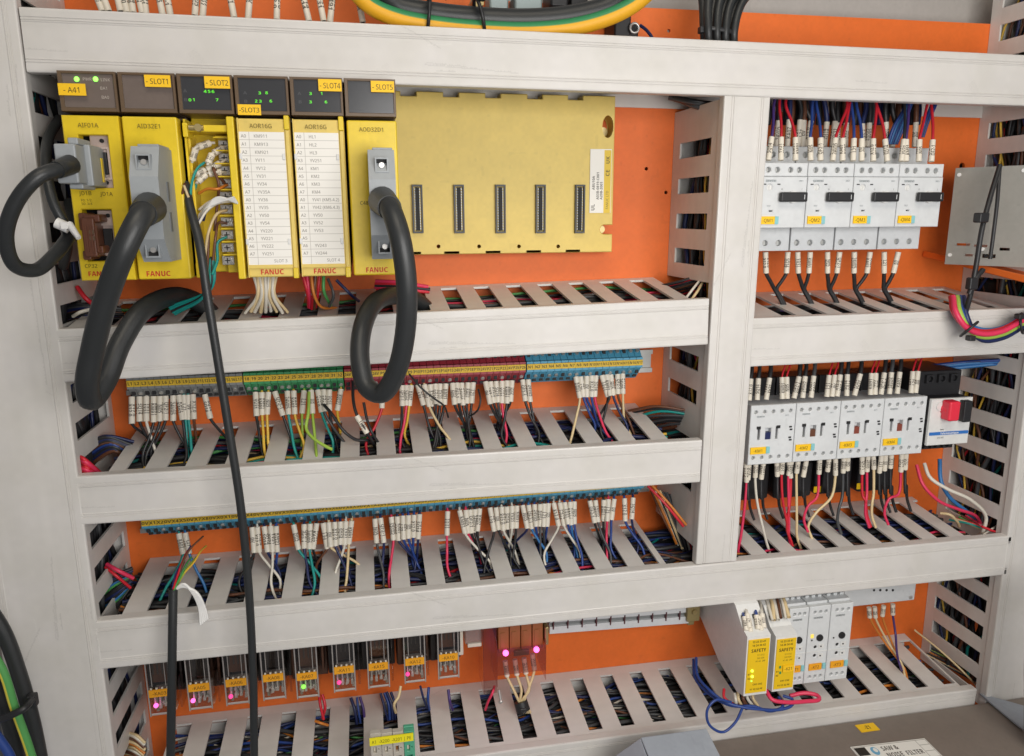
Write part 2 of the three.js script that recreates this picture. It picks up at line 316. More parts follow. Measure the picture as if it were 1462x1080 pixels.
// wires packed in the ducts: nobody could count them
function packed(name, label, p0, p1, n, half, yTop, palette, rise = 0.0105, z0 = 0.006, z1 = 0.08) {
  const geos = [], q = V(p1.x - p0.x, p1.y - p0.y, 0), len = q.length(); q.normalize();
  const side = V(-q.y, q.x, 0);
  for (let i = 0; i < n * 1.7; i++) {
    const fat = i % 4 === 1, black = fat || i % 5 > 1, c = fat ? WC.black : black ? WC[['black', 'grey', 'black', 'navy'][Math.floor(i / 4) % 4]] : WC[palette[Math.floor(rnd() * palette.length)]];
    const r = fat ? rr(0.003, 0.0045) : black ? rr(0.0013, 0.0024) : rr(0.0010, 0.0015), pts = [];
    const depth = fat ? rr(0.45, 0.9) : Math.pow(rnd(), 0.9);
    const ph = rr(0, 6), zc = rr(z0 + 0.004, z1 - 0.004), s0 = rr(0, 0.45) * len * (rnd() < 0.5 ? 1 : 0), s1 = len - rr(0, 0.45) * len * (rnd() < 0.5 ? 1 : 0);
    const m = Math.max(4, Math.round((s1 - s0) / 0.028));
    for (let k = 0; k <= m; k++) {
      const s = s0 + (s1 - s0) * k / m;
      const z = Math.min(z1, Math.max(z0, zc + Math.sin(s * 38 + ph) * 0.008 + rr(-0.007, 0.007)));
      const lid = yTop + rise * (1 - z / 0.088);
      let y = lid - r - depth * half + Math.sin(s * 31 + ph * 2) * 0.002 + rr(-0.0015, 0.0015);
      y = Math.min(y, lid - r);
      pts.push(V(p0.x, p0.y, 0).addScaledVector(q, s).addScaledVector(side, y).setZ(z));
    }
    const g = plain(tube(pts, r, 5, m * 3)), col = new Float32Array(g.attributes.position.count * 3);
    for (let k = 0; k < col.length; k += 3) { col[k] = c[0]; col[k + 1] = c[1]; col[k + 2] = c[2]; }
    g.setAttribute('color', new THREE.BufferAttribute(col, 3)); geos.push(g);
  }
  const o = obj(name, geos, vcMat, null); o.userData = { label, category: 'wires', kind: 'stuff' }; return o;
}
packed('duct_wires', 'dark and coloured wires packed inside the duct under the yellow modules', V(0.122, 0.018, 0), V(0.585, 0.026, 0), 40, 0.018, 0.013, ['red', 'yellow', 'green', 'pink', 'red', 'navy', 'yellow', 'red']);
packed('duct_wires', 'dark and coloured wires packed inside the duct under the four colour terminal row', V(0.128, -0.089, 0), V(0.58, -0.091, 0), 48, 0.018, 0.012, ['navy', 'brown', 'teal', 'pink', 'yellow', 'grey', 'cream', 'red', 'green', 'orange']);
packed('duct_wires', 'blue, black and cream wires packed inside the long duct under the all blue terminal row', V(0.125, -0.205, 0), V(0.885, -0.2055, 0), 64, 0.018, 0.012, ['navy', 'blue', 'white', 'brown', 'pink', 'red', 'teal', 'brown', 'cream', 'grey', 'orange']);
packed('duct_wires', 'dark wires packed inside the short duct under the breakers', V(0.64, 0.009, 0), V(0.9, 0.009, 0), 44, 0.018, 0.012, ['violet', 'navy', 'grey', 'brown']);
packed('duct_wires', 'cream, green and blue wires packed inside the bottom duct', V(0.14, -0.360, 0), V(0.885, -0.364, 0), 64, 0.02, 0.011, ['cream', 'white', 'navy', 'green', 'grey', 'blue', 'brown', 'pink', 'white', 'brown', 'orange'], 0.008);
packed('duct_wires', 'dark wires packed inside the long top duct', V(0.13, 0.219, 0), V(0.92, 0.217, 0), 34, 0.016, 0.011, ['navy', 'red', 'brown'], 0.004);
packed('duct_wires', 'dark and red wires packed inside the upright middle duct', V(0.6143, -0.17, 0), V(0.6178, 0.19, 0), 30, 0.018, 0.013, ['red', 'pink', 'red', 'brown', 'cream', 'yellow'], 0.002);
packed('duct_wires', 'brown, orange and dark wires packed inside the upright right duct', V(0.9335, -0.36, 0), V(0.9245, 0.33, 0), 40, 0.022, 0.018, ['brown', 'orange', 'brown', 'red', 'teal', 'brown', 'yellow', 'grey'], 0);
packed('duct_wires', 'dark wires packed inside the wide upright left duct', V(0.088, -0.44, 0), V(0.088, 0.34, 0), 26, 0.02, 0.0, ['navy', 'red', 'brown', 'teal'], 0, 0.008, 0.076);

// ------------------------------------------------------------------ yellow rack plate
{
  const t = thing('rack_plate', 'bare pale yellow rack plate with five black slot connectors on the orange wall', 'rack plate');
  const z0 = 0.003, z1 = 0.02, xr = (X(880, 141, z1) + X(871, 359, z1)) / 2, xl = 0.15, yt = Y(880, 138.5, z1), yb = Y(871, 359, z1);
  const s = new THREE.Shape(), notch = (x, y, w, d) => { s.lineTo(x - w / 2, y); s.lineTo(x - w / 2, y + d); s.lineTo(x + w / 2, y + d); s.lineTo(x + w / 2, y); };
  const nx = [583, 644, 704, 764, 822].map((u) => X(u, 140, z1));
  s.moveTo(xl, yt); for (const x of nx) notch(x, yt, 0.0135, -0.0035); s.lineTo(xr, yt);
  const ys = Y(860, 328, z1);
  s.lineTo(xr, ys + 0.0045); s.lineTo(xr - 0.0065, ys + 0.0045); s.absarc(xr - 0.0065, ys, 0.0045, Math.PI / 2, Math.PI * 1.5, false); s.lineTo(xr, ys - 0.0045); s.lineTo(xr, yb);
  for (const u of [818, 762, 704, 645, 590]) notch(X(u, 358, z1), yb, 0.0125, 0.0018);
  s.lineTo(xl, yb); s.closePath();
  const ho = (x, y, a, b) => { const p = new THREE.Path(); p.absellipse(x, y, a, b, 0, Math.PI * 2, true); s.holes.push(p); };
  ho(X(868, 181, z1), Y(868, 181, z1), 0.0048, 0.009);
  for (const u of [626, 684, 741, 797]) ho(X(u, 352, z1), Y(u, 352, z1), 0.0016, 0.0016);
  obj('plate', new THREE.ExtrudeGeometry(s, { depth: z1 - z0 - 0.0016, bevelEnabled: true, bevelSize: 0.0006, bevelThickness: 0.0008, bevelSegments: 1, curveSegments: 10 }).translate(0, 0, z0 + 0.0008), M.paleYellow, t);
  const fs = obj('fixing_screw', [disc(X(868, 186, z1), Y(868, 186, z1), 0.001, 0.007, 0.0038), disc(xr - 0.006, ys, 0.001, 0.008, 0.0036)], M.brass, t); void fs;
  [596, 655, 714, 771, 827].forEach((u) => {
    const x = X(u, 298, z1), y0 = Y(u, 333, z1), y1 = Y(u, 264, z1), w = 0.0042;
    const c = obj('connector', [plate(x - w, x + w, y0, y1, z1 + 0.0003, z1 + 0.0035, [{ x0: x - w + 0.0012, x1: x + w - 0.0012, y0: y0 + 0.0014, y1: y1 - 0.0014 }])], M.black, t);
    obj('connector_core', [box(x - 0.0016, x + 0.0016, y0 + 0.002, y1 - 0.002, z1 + 0.0003, z1 + 0.0028)], M.deep, c);
    const pins = []; for (let k = 0; k < 16; k++) for (const sgn of [-1, 1]) pins.push(box(x + sgn * 0.002 - 0.0003, x + sgn * 0.002 + 0.0003, y0 + 0.0035 + k * (y1 - y0 - 0.007) / 15 - 0.0005, y0 + 0.0035 + k * (y1 - y0 - 0.007) / 15 + 0.0005, z1 + 0.0004, z1 + 0.002));
    const p = obj('contact_pins', pins, M.zinc, c); p.userData.kind = 'stuff';
  });
  // the rating label, read from the side
  const lx = X(857, 259, z1), ly = Y(857, 259, z1), lw = 0.0185, lh = 0.052;
  const r = cell(190, 520, (c, w, h) => {
    c.fillStyle = '#eeebe2'; c.fillRect(0, 0, w, h); c.fillStyle = '#e2c13a'; c.fillRect(w * 0.66, 8, w * 0.32, h - 8);
    c.translate(0, h); c.rotate(-Math.PI / 2); c.fillStyle = '#4a4742'; c.font = 'bold 30px sans-serif';
    c.fillText('ABU10A', 190, 44); c.fillText('A03B-0819-C001', 110, 82); c.fillText('A20B-2001', 110, 114); c.font = 'bold 44px sans-serif'; c.fillText('UL', 18, 46); c.font = '30px sans-serif';
    c.fillStyle = '#6a5b20'; c.fillText('FANUC LTD', 30, 168); c.font = 'bold 46px sans-serif'; c.fillText('CE', 300, 174); c.fillText('UK', 400, 174);
  });
  const lb = obj('rating_label', box(lx - lw / 2, lx + lw / 2, ly - lh / 2, ly + lh / 2, z1 + 0.0003, z1 + 0.0006), M.white, t);
  const pr = new THREE.Mesh(sheet(r, lw, lh), paperMat); pr.name = 'print'; pr.position.set(lx, ly, z1 + 0.0009); lb.add(pr);
}

// ------------------------------------------------------------------ the six modules plugged into it
const ZM = 0.11, MX = (i) => 0.1443 + 0.035 * i, MW = 0.0338;
const MYT = Y(330, 168.5, ZM), MYB = Y(330, 397, ZM), DYT = Y(330, 107, 0.107), DYB = Y(330, 163, 0.107);
const lcv = document.createElement('canvas'); lcv.width = 256; lcv.height = 384; const lx2 = lcv.getContext('2d'); lx2.fillStyle = '#000'; lx2.fillRect(0, 0, 256, 384);
const lcx = (i) => (i % 2) * 128, lcy = (i) => Math.floor(i / 2) * 128;
const px2 = (i, u, v) => { const x = X(u, v, 0.1075), y = Y(u, v, 0.1075); return [lcx(i) + (x - MX(i)) / MW * 128, lcy(i) + (DYT - y) / (DYT - DYB) * 128]; };
function glow(i, u, v, ch) { const [a, b] = px2(i, u, v); lx2.fillStyle = '#63ff1e'; lx2.font = 'bold 13px monospace'; lx2.textAlign = 'center'; lx2.textBaseline = 'middle'; lx2.fillText(ch, a, b); }
for (const [i, u, v, ch] of [[2, 292, 130, '4'], [2, 297.5, 130, '5'], [2, 303, 130, '6'], [2, 270, 142, '0'], [2, 276, 142, '1'], [2, 309, 142, '7'], [3, 370, 132, '3'], [3, 380, 132, '8'], [3, 365, 144, '2'], [3, 371, 144, '3'], [3, 386, 144, '6'], [4, 443, 133, '3'], [4, 459, 133, '1'], [4, 443, 145, '3'], [4, 465, 145, '6']]) glow(i, u, v, ch);
lx2.globalAlpha = 0.25; for (const [i, u, v, ch] of [[2, 263, 129, 'A'], [2, 264, 142, 'B'], [3, 349, 132, 'A'], [3, 350, 144, 'B'], [4, 427, 133, 'A'], [4, 428, 145, 'B']]) { const [a, b] = px2(i, u, v); lx2.fillStyle = '#fff'; lx2.font = '14px sans-serif'; lx2.fillText(ch, a, b); } lx2.globalAlpha = 1;
const ledTex = new THREE.CanvasTexture(lcv); ledTex.colorSpace = THREE.SRGBColorSpace; ledTex.magFilter = THREE.LinearFilter;
const ledMat = new THREE.MeshStandardMaterial({ color: lin(0.045, 0.046, 0.05), roughness: 0.22, emissive: 0xffffff, emissiveMap: ledTex, emissiveIntensity: 1.3 });

const modLabel = [
  'leftmost yellow module with two round green lights and a pair of ports', 'yellow module tagged SLOT1 carrying a grey plug with thick black cable',
  'opened yellow module tagged SLOT2 showing silver terminal screws and loose wires', 'module tagged SLOT3 with white label sheet, left of the two such sheets',
  'module tagged SLOT4 with white label sheet, right of the two such sheets', 'rightmost yellow module tagged SLOT5 with grey plug and looping cable'];
const mods = modLabel.map((l) => thing('rack_module', l, 'module', 'modules on the yellow rack'));
const slotTag = [['- A41', 103, 128, 39, 17], ['- SLOT1', 225, 116, 37, 17], ['- SLOT2', 310, 118, 36, 17], ['-SLOT3', 356, 157, 33, 15], ['- SLOT4', 471, 122, 33, 17], ['- SLOT5', 546, 124, 33, 16]];
mods.forEach((t, i) => {
  const x0 = MX(i), x1 = x0 + MW, xm = (x0 + x1) / 2;
  const open = i === 2, sheetM = i === 3 || i === 4;
  obj('housing', [box(x0 + 0.0006, x1 - 0.0006, MYB + 0.002, DYT - 0.001, 0.0205, 0.078, 0.001), box(x0 + 0.0002, x0 + 0.0016, MYB + 0.001, MYT, 0.078, 0.1), box(x1 - 0.0016, x1 - 0.0002, MYB + 0.001, MYT, 0.078, 0.1)], open ? M.yellow : M.brown, t);
  // indicator head
  const fr = 0.0013;
  obj('indicator_housing', [plate(x0, x1, DYB, DYT, 0.0985, 0.107, [{ x0: x0 + fr * 1.6, x1: x1 - fr, y0: DYB + fr * 1.6, y1: DYT - fr }], 0.0003), box(x0 + 0.0003, x1 - 0.0003, DYB, DYT, 0.0785, 0.0983)], M.brown, t);
  const ww = MW - fr * 2.8, wh = DYT - DYB - fr * 2.8, wx = xm + fr * 0.3, wy = (DYT + DYB) / 2 + fr * 0.3;
  const g = new THREE.PlaneGeometry(ww, wh);
  if (i >= 2) { const uv = g.attributes.uv; for (let k = 0; k < 4; k++) { const fx = (wx - ww / 2 + uv.getX(k) * ww - x0) / MW, fy = (DYT - (wy - wh / 2 + uv.getY(k) * wh)) / (DYT - DYB); uv.setXY(k, (lcx(i) + fx * 128) / 256, 1 - (lcy(i) + fy * 128) / 384); } }
  const back = obj('display_window', box(wx - ww / 2, wx + ww / 2, wy - wh / 2, wy + wh / 2, 0.0986, 0.1055), i < 2 ? M.smoke : M.dark, t);
  if (i >= 2) { const d = new THREE.Mesh(g, ledMat); d.name = 'display_digits'; d.position.set(wx, wy, 0.1058); back.add(d); }
  if (i === 0) {
    for (const [u, v] of [[109, 113], [136, 113]]) obj('led', new THREE.SphereGeometry(0.0016, 12, 8).scale(1, 1, 0.6).translate(X(u, v, 0.106), Y(u, v, 0.106), 0.106), M.ledGreen, t);
    for (const [s, u, v] of [['PWR', 124, 113], ['LINK', 150, 114], ['BA1', 148, 126], ['BA0', 150, 139]]) lettering(s, X(u, v, 0.1058), Y(u, v, 0.1058), 0.1058, 0.0026, t, '#b9aea4');
  }
  const [txt, u, v, pw, ph] = slotTag[i], ws = X(u + pw / 2, v, 0.1074) - X(u - pw / 2, v, 0.1074), hs = Y(u, v - ph / 2, 0.1074) - Y(u, v + ph / 2, 0.1074);
  labelTag(txt, X(u, v, 0.1074), Y(u, v, 0.1074), 0.1074, ws, hs, t);
  // front
  const names = ['AIF01A', 'AID32E1', '', 'AOR16G', 'AOR16G', 'AOD32D1'];
  if (i === 0) {
    const q = (u0, v0, u1, v1) => ({ x0: X(u0, v1, ZM), x1: X(u1, v0, ZM), y0: Y(u0, v1, ZM), y1: Y(u1, v0, ZM) });
    const h1 = q(109, 270, 163, 191), h2 = q(114, 374, 168, 298);
    const fix = (h) => ({ x0: Math.min(h.x0, h.x1), x1: Math.max(h.x0, h.x1), y0: Math.min(h.y0, h.y1), y1: Math.max(h.y0, h.y1) });
    obj('front_cover', [plate(x0 + 0.0004, x1 - 0.0002, MYB, MYT, 0.1, ZM, [fix(h1), fix(h2)], 0.0006)], M.yellow, t);
    obj('recess', box(x0 + 0.002, x1 - 0.002, MYB + 0.003, MYT - 0.003, 0.0785, 0.092), M.deep, t);
    for (const [ua, va, ub, vb, ia, ja, ib, jb] of [[134, 193, 161, 269, 139, 213, 153, 254], [144, 300, 167, 366, 148, 322, 161, 361]]) {
      const zz = 0.1065, a = P(ua, vb, zz), b = P(ub, va, zz), c = P(ia, jb, zz), d = P(ib, ja, zz);
      const port = obj('port', [box(a.x, b.x, a.y, b.y, 0.0925, zz - 0.002, 0.0006), plate(c.x - 0.0014, d.x + 0.0014, c.y - 0.0012, d.y + 0.0012, zz - 0.0019, zz + 0.001, [{ x0: c.x, x1: d.x, y0: c.y, y1: d.y }])], M.pinkMetal, t);
      obj('port_insert', box(c.x + 0.001, d.x - 0.001, c.y + 0.002, d.y - 0.002, zz - 0.0019, zz + 0.0004, 0.0004), M.black, port);
      obj('port_screw', [disc((a.x + b.x) / 2, b.y - 0.0035, zz - 0.002, zz - 0.001, 0.0013), disc((a.x + b.x) / 2, a.y + 0.0035, zz - 0.002, zz - 0.001, 0.0013)], M.deep, port);
    }
    for (const [s, u, v] of [['JD1B', 122, 276], ['JD1A', 152, 277], ['F0: 1/2', 123, 286], ['S0: 3/4', 124, 291], ['CP32', 130, 380]]) lettering(s, X(u, v, ZM), Y(u, v, ZM), ZM + 0.0003, s.length > 5 ? 0.0021 : 0.0034, t, '#5d4a10');
    lettering('FANUC', X(142, 391, ZM), Y(142, 391, ZM), ZM + 0.0003, 0.0042, t, '#c8281c', 'bold');
  } else if (!open) {
    obj('front_cover', [box(x0 + 0.0004, x1 - 0.0002, MYB, MYT, 0.09, ZM, 0.0012, 2)], sheetM ? M.paleYellow : M.yellow, t);
    if (!sheetM) lettering('FANUC', i === 1 ? X(226, 391, ZM) : X(538, 386, ZM), Y(226, 391, ZM), ZM + 0.0003, 0.0046, t, '#c8281c', 'bold', 0.02);
    if (i === 5) lettering('C48', X(520, 290, ZM), Y(520, 290, ZM), ZM + 0.0003, 0.0034, t, '#5d4a10');
  }
  if (names[i]) lettering(names[i], xm + (sheetM ? -0.0015 : i ? 0 : -0.001), MYT - (sheetM ? 0.0048 : 0.006), ZM + 0.0012, 0.0038, t, '#6b5a18', '', 0.018);
  if (sheetM) {
    const rows = i === 3 ? ['KM911', 'KM913', 'KM921', 'YV11', 'YV12', 'YV31', 'YV34', 'YV35A', 'YV36', 'YV35', 'YV50', 'YV54', 'YV220', 'YV221', 'YV222', 'YV251'] : ['HL1', 'HL2', 'HL3', 'YV251', 'KM1', 'KM2', 'KM3', 'KM4', 'YV41 (KM5.4.2)', 'YV42 (KM6.4.3)', 'YV50', 'YV52', 'YV53', '', 'YV243', 'YV244'];
    const lw = 0.0285, sx0 = x0 + 0.0012, sy1 = MYT - 0.0085, sy0 = MYB + 0.0085, lh = sy1 - sy0;
    const r = cell(240, 720, (c, w, h) => {
      c.fillStyle = '#e9e6df'; c.fillRect(0, 0, w, h); const n = 17, dh = h / n; c.strokeStyle = '#a9a49c'; c.lineWidth = 2;
      for (let k = 1; k < n; k++) { c.beginPath(); c.moveTo(0, k * dh); c.lineTo(w, k * dh); c.stroke(); }
      c.beginPath(); c.moveTo(w * 0.22, 0); c.lineTo(w * 0.22, h); c.stroke();
      c.fillStyle = '#7b766f'; c.font = '24px sans-serif'; c.textBaseline = 'middle';
      for (let k = 0; k < 16; k++) { c.fillText('A' + (k % 8), 10, (k + 0.55) * dh, 36); c.fillText(rows[k], w * 0.32, (k + 0.55) * dh, w * 0.62); }
      c.fillText('SLOT ' + i, w * 0.58, 16.5 * dh);
    });
    const paper = obj('label_sheet', box(sx0, sx0 + lw, sy0, sy1, ZM + 0.0002, ZM + 0.0006), M.white, t);
    const pm = new THREE.Mesh(sheet(r, lw, lh), paperMat); pm.name = 'print'; pm.position.set(sx0 + lw / 2, (sy0 + sy1) / 2, ZM + 0.0009); paper.add(pm);
    obj('clear_cover', [box(x0 + 0.0008, x1 - 0.004, MYB + 0.006, MYB + 0.0085, ZM + 0.0002, ZM + 0.0012, 0.0003), box(x0 + 0.0005, x0 + 0.0012, MYB, MYT, ZM + 0.0002, ZM + 0.0014)], M.paleYellow, t);
    for (const hb of [box(x1 - 0.0038, x1 - 0.0004, MYT - 0.007, MYT + 0.002, 0.1, ZM + 0.0022, 0.0006), box(x1 - 0.0038, x1 - 0.0004, MYB - 0.001, MYB + 0.006, 0.1, ZM + 0.0022, 0.0006)]) obj('cover_hinge', hb, M.yellow, t);
    obj('cover_rail', box(x1 - 0.0034, x1 - 0.0008, MYB + 0.006, MYT - 0.007, 0.1, ZM + 0.0014, 0.0005), M.paleYellow, t);
    for (const yy of [MYT - 0.024, MYB + 0.024]) for (const xx of [x0 + 0.0014, x1 - 0.0052]) obj('catch', box(xx - 0.001, xx + 0.001, yy - 0.002, yy + 0.002, ZM, ZM + 0.0016, 0.0004), M.white, t);
    lettering('FANUC', xm - 0.001, MYB + 0.0036, ZM + 0.0004, 0.0046, t, '#c8281c', 'bold', 0.0185);
  }
  if (open) {
    obj('terminal_frame', [box(x1 - 0.0052, x1 - 0.0004, MYB - 0.001, MYT + 0.001, 0.085, ZM, 0.0008), box(x0 + 0.0005, x1 - 0.003, MYT - 0.0085, MYT - 0.004, 0.085, 0.106, 0.0008), box(x0 + 0.0008, x0 + 0.004, MYT - 0.012, MYT - 0.003, 0.09, 0.107, 0.0006), box(x1 - 0.0155, x1 - 0.0044, MYB + 0.002, MYT - 0.01, 0.0785, 0.087, 0.0006), box(x0 + 0.001, x0 + 0.003, MYB, MYT - 0.01, 0.0785, 0.096, 0.0006), box(x0 + 0.0005, x0 + 0.006, MYB, MYB + 0.01, 0.085, 0.104, 0.0006)], M.yellow, t);
    obj('locking_screw', [cyl(V(x0 + 0.005, MYT - 0.0062, 0.1075), V(x0 + 0.014, MYT - 0.0062, 0.1075), 0.0018), disc(x0 + 0.011, MYT - 0.0062, 0.106, 0.11, 0.0024)], M.brass, t);
    for (let k = 0; k < 10; k++) {
      const y = Y(325, 207 + 18.35 * k, 0.09), x = X(319.5 + k * 0.6, 207 + 18.35 * k, 0.09);
      obj('terminal_barrier', box(x1 - 0.0165, x1 - 0.0045, y + 0.0037, y + 0.0047, 0.085, 0.0965, 0.0003), M.yellow, t);
      const s = obj('terminal_screw', [box(x - 0.0040, x + 0.0040, y - 0.0031, y + 0.0031, 0.0872, 0.0882, 0.0003), disc(x, y, 0.0883, 0.0905, 0.0027, 14)], M.steel, t);
      obj('screw_slot', [box(x - 0.0019, x + 0.0019, y - 0.0003, y + 0.0003, 0.0905, 0.0908), box(x - 0.0003, x + 0.0003, y - 0.0019, y + 0.0019, 0.0906, 0.0909)], M.deep, s);
    }
    obj('terminal_barrier', box(x1 - 0.015, x1 - 0.0045, Y(325, 198, 0.09), Y(325, 198, 0.09) + 0.001, 0.085, 0.0965, 0.0003), M.yellow, t);
  }
});

// ------------------------------------------------------------------ plugs and their cables
function cableThing(name, label, category, pts, r, mat = M.rubber) { const t = thing(name, label, category); obj('cable', tube(pts, r, 14, pts.length * 9), mat, t); return t; }
function hood(t, x0, x1, yt, yb, zb, zf, kt, kb) {           // grey plug hood with sloping ends
  obj('plug_hood', [(() => { const g = prism([[zb, yb], [zf - 0.012, yb], [zf, kb], [zf, kt], [zf - 0.010, yt], [zb, yt]], x0, x1); return g; })()], M.hood, t);
  obj('plug_lip', [box(x0 + 0.003, x1 - 0.001, yt, yt + 0.0016, zb, zf - 0.013, 0.0004)], M.hood, t);
  for (const k of [0.22, 0.72]) obj('hood_seam', box(x1 - 0.0006, x1 + 0.0004, kb + (kt - kb) * k - 0.004, kb + (kt - kb) * k + 0.008, zb + 0.016, zb + 0.020), std([0.12, 0.13, 0.14], 0.5), t);
  for (const [ya, yb2, z] of [[yt - 0.001, kt, zf - 0.006], [kb, yb + 0.001, zf - 0.007]]) {
    const y = (ya + yb2) / 2, x = (x0 + x1) / 2;
    const pk = obj('screw_pocket', plate(x - 0.0042, x + 0.0042, y - 0.0046, y + 0.0046, z - 0.001, z + 0.0012 + 0.003, [{ x0: x - 0.0033, x1: x + 0.0033, y0: y - 0.0036, y1: y + 0.0036 }]), M.hood, t);
    obj('pocket_floor', box(x - 0.0033, x + 0.0033, y - 0.0036, y + 0.0036, z - 0.0005, z + 0.0006), M.deep, pk);
    obj('screw', disc(x, y, z + 0.0007, z + 0.003, 0.0017), M.steel, pk);
  }
}
{ // module 1
  const zf = 0.15, t = cableThing('plug_cable', 'thick black cable hanging from the grey plug on the SLOT1 module', 'cable', [P(213, 300, 0.158), P(203, 306, 0.172), P(180, 350, 0.18), P(150, 430, 0.172), P(132, 500, 0.163), P(124, 548, 0.157), P(130, 572, 0.148), P(150, 545, 0.136), P(172, 490, 0.122), P(205, 442, 0.104), P(262, 424, 0.06), P(300, 446, 0.046), P(320, 490, 0.04)], 0.0068);
  const xf0 = X(188, 290, zf), xf1 = X(229, 290, zf);
  hood(t, xf0, xf1, Y(210, 209, 0.14), Y(220, 374, 0.138), ZM + 0.0006, zf, Y(210, 252, zf), Y(210, 342, zf));
  obj('cable_boot', [cyl(P(214, 297, 0.1495), P(204, 306, 0.171), 0.0095, 0.0078, 18)], M.rubber, t);
}
{ // module 5
  const zf = 0.15, t = cableThing('plug_cable', 'thick black cable looping down from the grey plug on the SLOT5 module', 'cable', [P(546, 289, 0.157), P(556, 296, 0.172), P(570, 335, 0.184), P(580, 400, 0.184), P(579, 470, 0.176), P(566, 530, 0.166), P(545, 562, 0.157), P(524, 553, 0.15), P(514, 515, 0.142), P(517, 470, 0.13), P(532, 436, 0.112), P(556, 423, 0.088), P(592, 428, 0.066), P(612, 446, 0.056), P(628, 480, 0.05)], 0.0066);
  hood(t, X(528, 290, zf), X(566, 290, zf), Y(546, 214, 0.14), Y(546, 370, 0.138), ZM + 0.0006, zf, Y(546, 256, zf), Y(546, 336, zf));
  obj('cable_boot', [cyl(P(546, 287, 0.1495), P(556, 297, 0.172), 0.0092, 0.0076, 18)], M.rubber, t);
}
{ // module 0, upper port
  const zf = 0.146, x0 = X(78, 230, zf), x1 = X(109, 230, zf), yt = Y(95, 205, zf), yb = Y(95, 262, zf);
  const t = cableThing('plug_cable', 'looped black cable from the grey plug on the leftmost yellow module', 'cable', [P(100, 236, 0.148), P(86, 241, 0.157), P(55, 252, 0.166), P(22, 290, 0.166), P(8, 340, 0.16), P(22, 380, 0.15), P(50, 386, 0.14), P(76, 366, 0.128), P(98, 338, 0.112), P(106, 320, 0.09), P(100, 290, 0.07)], 0.0042);
  obj('plug_hood', [box(x0 + 0.004, x1 + 0.003, yt + 0.001, yb - 0.001, ZM - 0.006, 0.13, 0.001), box(x0, x1, yt, yb, 0.13, zf, 0.0012, 2), box(x0 + 0.006, x1, yt, yt + 0.004, 0.118, 0.14, 0.0008), box(x0 + 0.004, x1, yb - 0.003, yb, 0.118, 0.14, 0.0008)], M.hood, t);
  obj('pull_strip', box(x1 + 0.0032, x1 + 0.0038, yb + 0.002, yt - 0.006, ZM + 0.0005, 0.1135), M.yellow, t);
  obj('cable_boot', cyl(P(101, 235, 0.145), P(80, 243, 0.159), 0.0058, 0.0050, 16), M.rubber, t);
}
{ // second, thinner cable behind the first, with a clipped white tie
  const t = cableThing('loop_cable', 'thin black cable behind the loop, tied with a clipped white tie', 'cable', [P(84, 170, 0.06), P(68, 200, 0.09), P(66, 240, 0.11), P(76, 290, 0.12), P(92, 322, 0.118), P(96, 350, 0.1), P(90, 380, 0.08)], 0.0032);
  obj('cable_tie', [cyl(P(80, 318, 0.126), P(98, 326, 0.126), 0.0034, 0.0034, 12), cyl(P(98, 320, 0.128), P(112, 340, 0.134), 0.0024, 0.0016, 6), box(X(92, 322, 0.13) - 0.002, X(92, 322, 0.13) + 0.002, Y(92, 322, 0.13) - 0.002, Y(92, 322, 0.13) + 0.002, 0.126, 0.131)], M.nylon, t);
}
{ // brown plug in the lower port
  const t = thing('brown_plug', 'brown power plug in the lower port of the leftmost module', 'plug');
  const z = 0.121, x0 = X(112, 340, z), x1 = X(139, 340, z), yt = Y(125, 304, z), yb = Y(125, 372, z);
  obj('plug_body', [box(x0 + 0.002, x1 - 0.001, yb + 0.002, yt - 0.003, 0.095, z, 0.0012), box(x0, x0 + 0.005, yt - 0.011, yt, 0.1, z - 0.003, 0.001), box(x0 + 0.003, x1 + 0.002, yt - 0.006, yt - 0.001, 0.1, z - 0.002, 0.001), box(x0, x0 + 0.005, yb, yb + 0.006, 0.1, z - 0.003, 0.001), box(x1 - 0.003, x1 + 0.002, yb + 0.004, yb + 0.009, 0.1, z - 0.002, 0.001)], M.brownPlug, t);
  obj('plug_rib', [0, 1, 2].map((k) => box(x0 + 0.0045 + k * 0.003, x0 + 0.0055 + k * 0.003, yb + 0.005, yt - 0.008, z, z + 0.0009)), M.brownPlug, t);
  obj('plug_screw', [disc(x1 - 0.003, yt - 0.012, z, z + 0.0008, 0.0016), disc(x1 - 0.003, yb + 0.014, z, z + 0.0008, 0.0016)], M.brown, t);
}
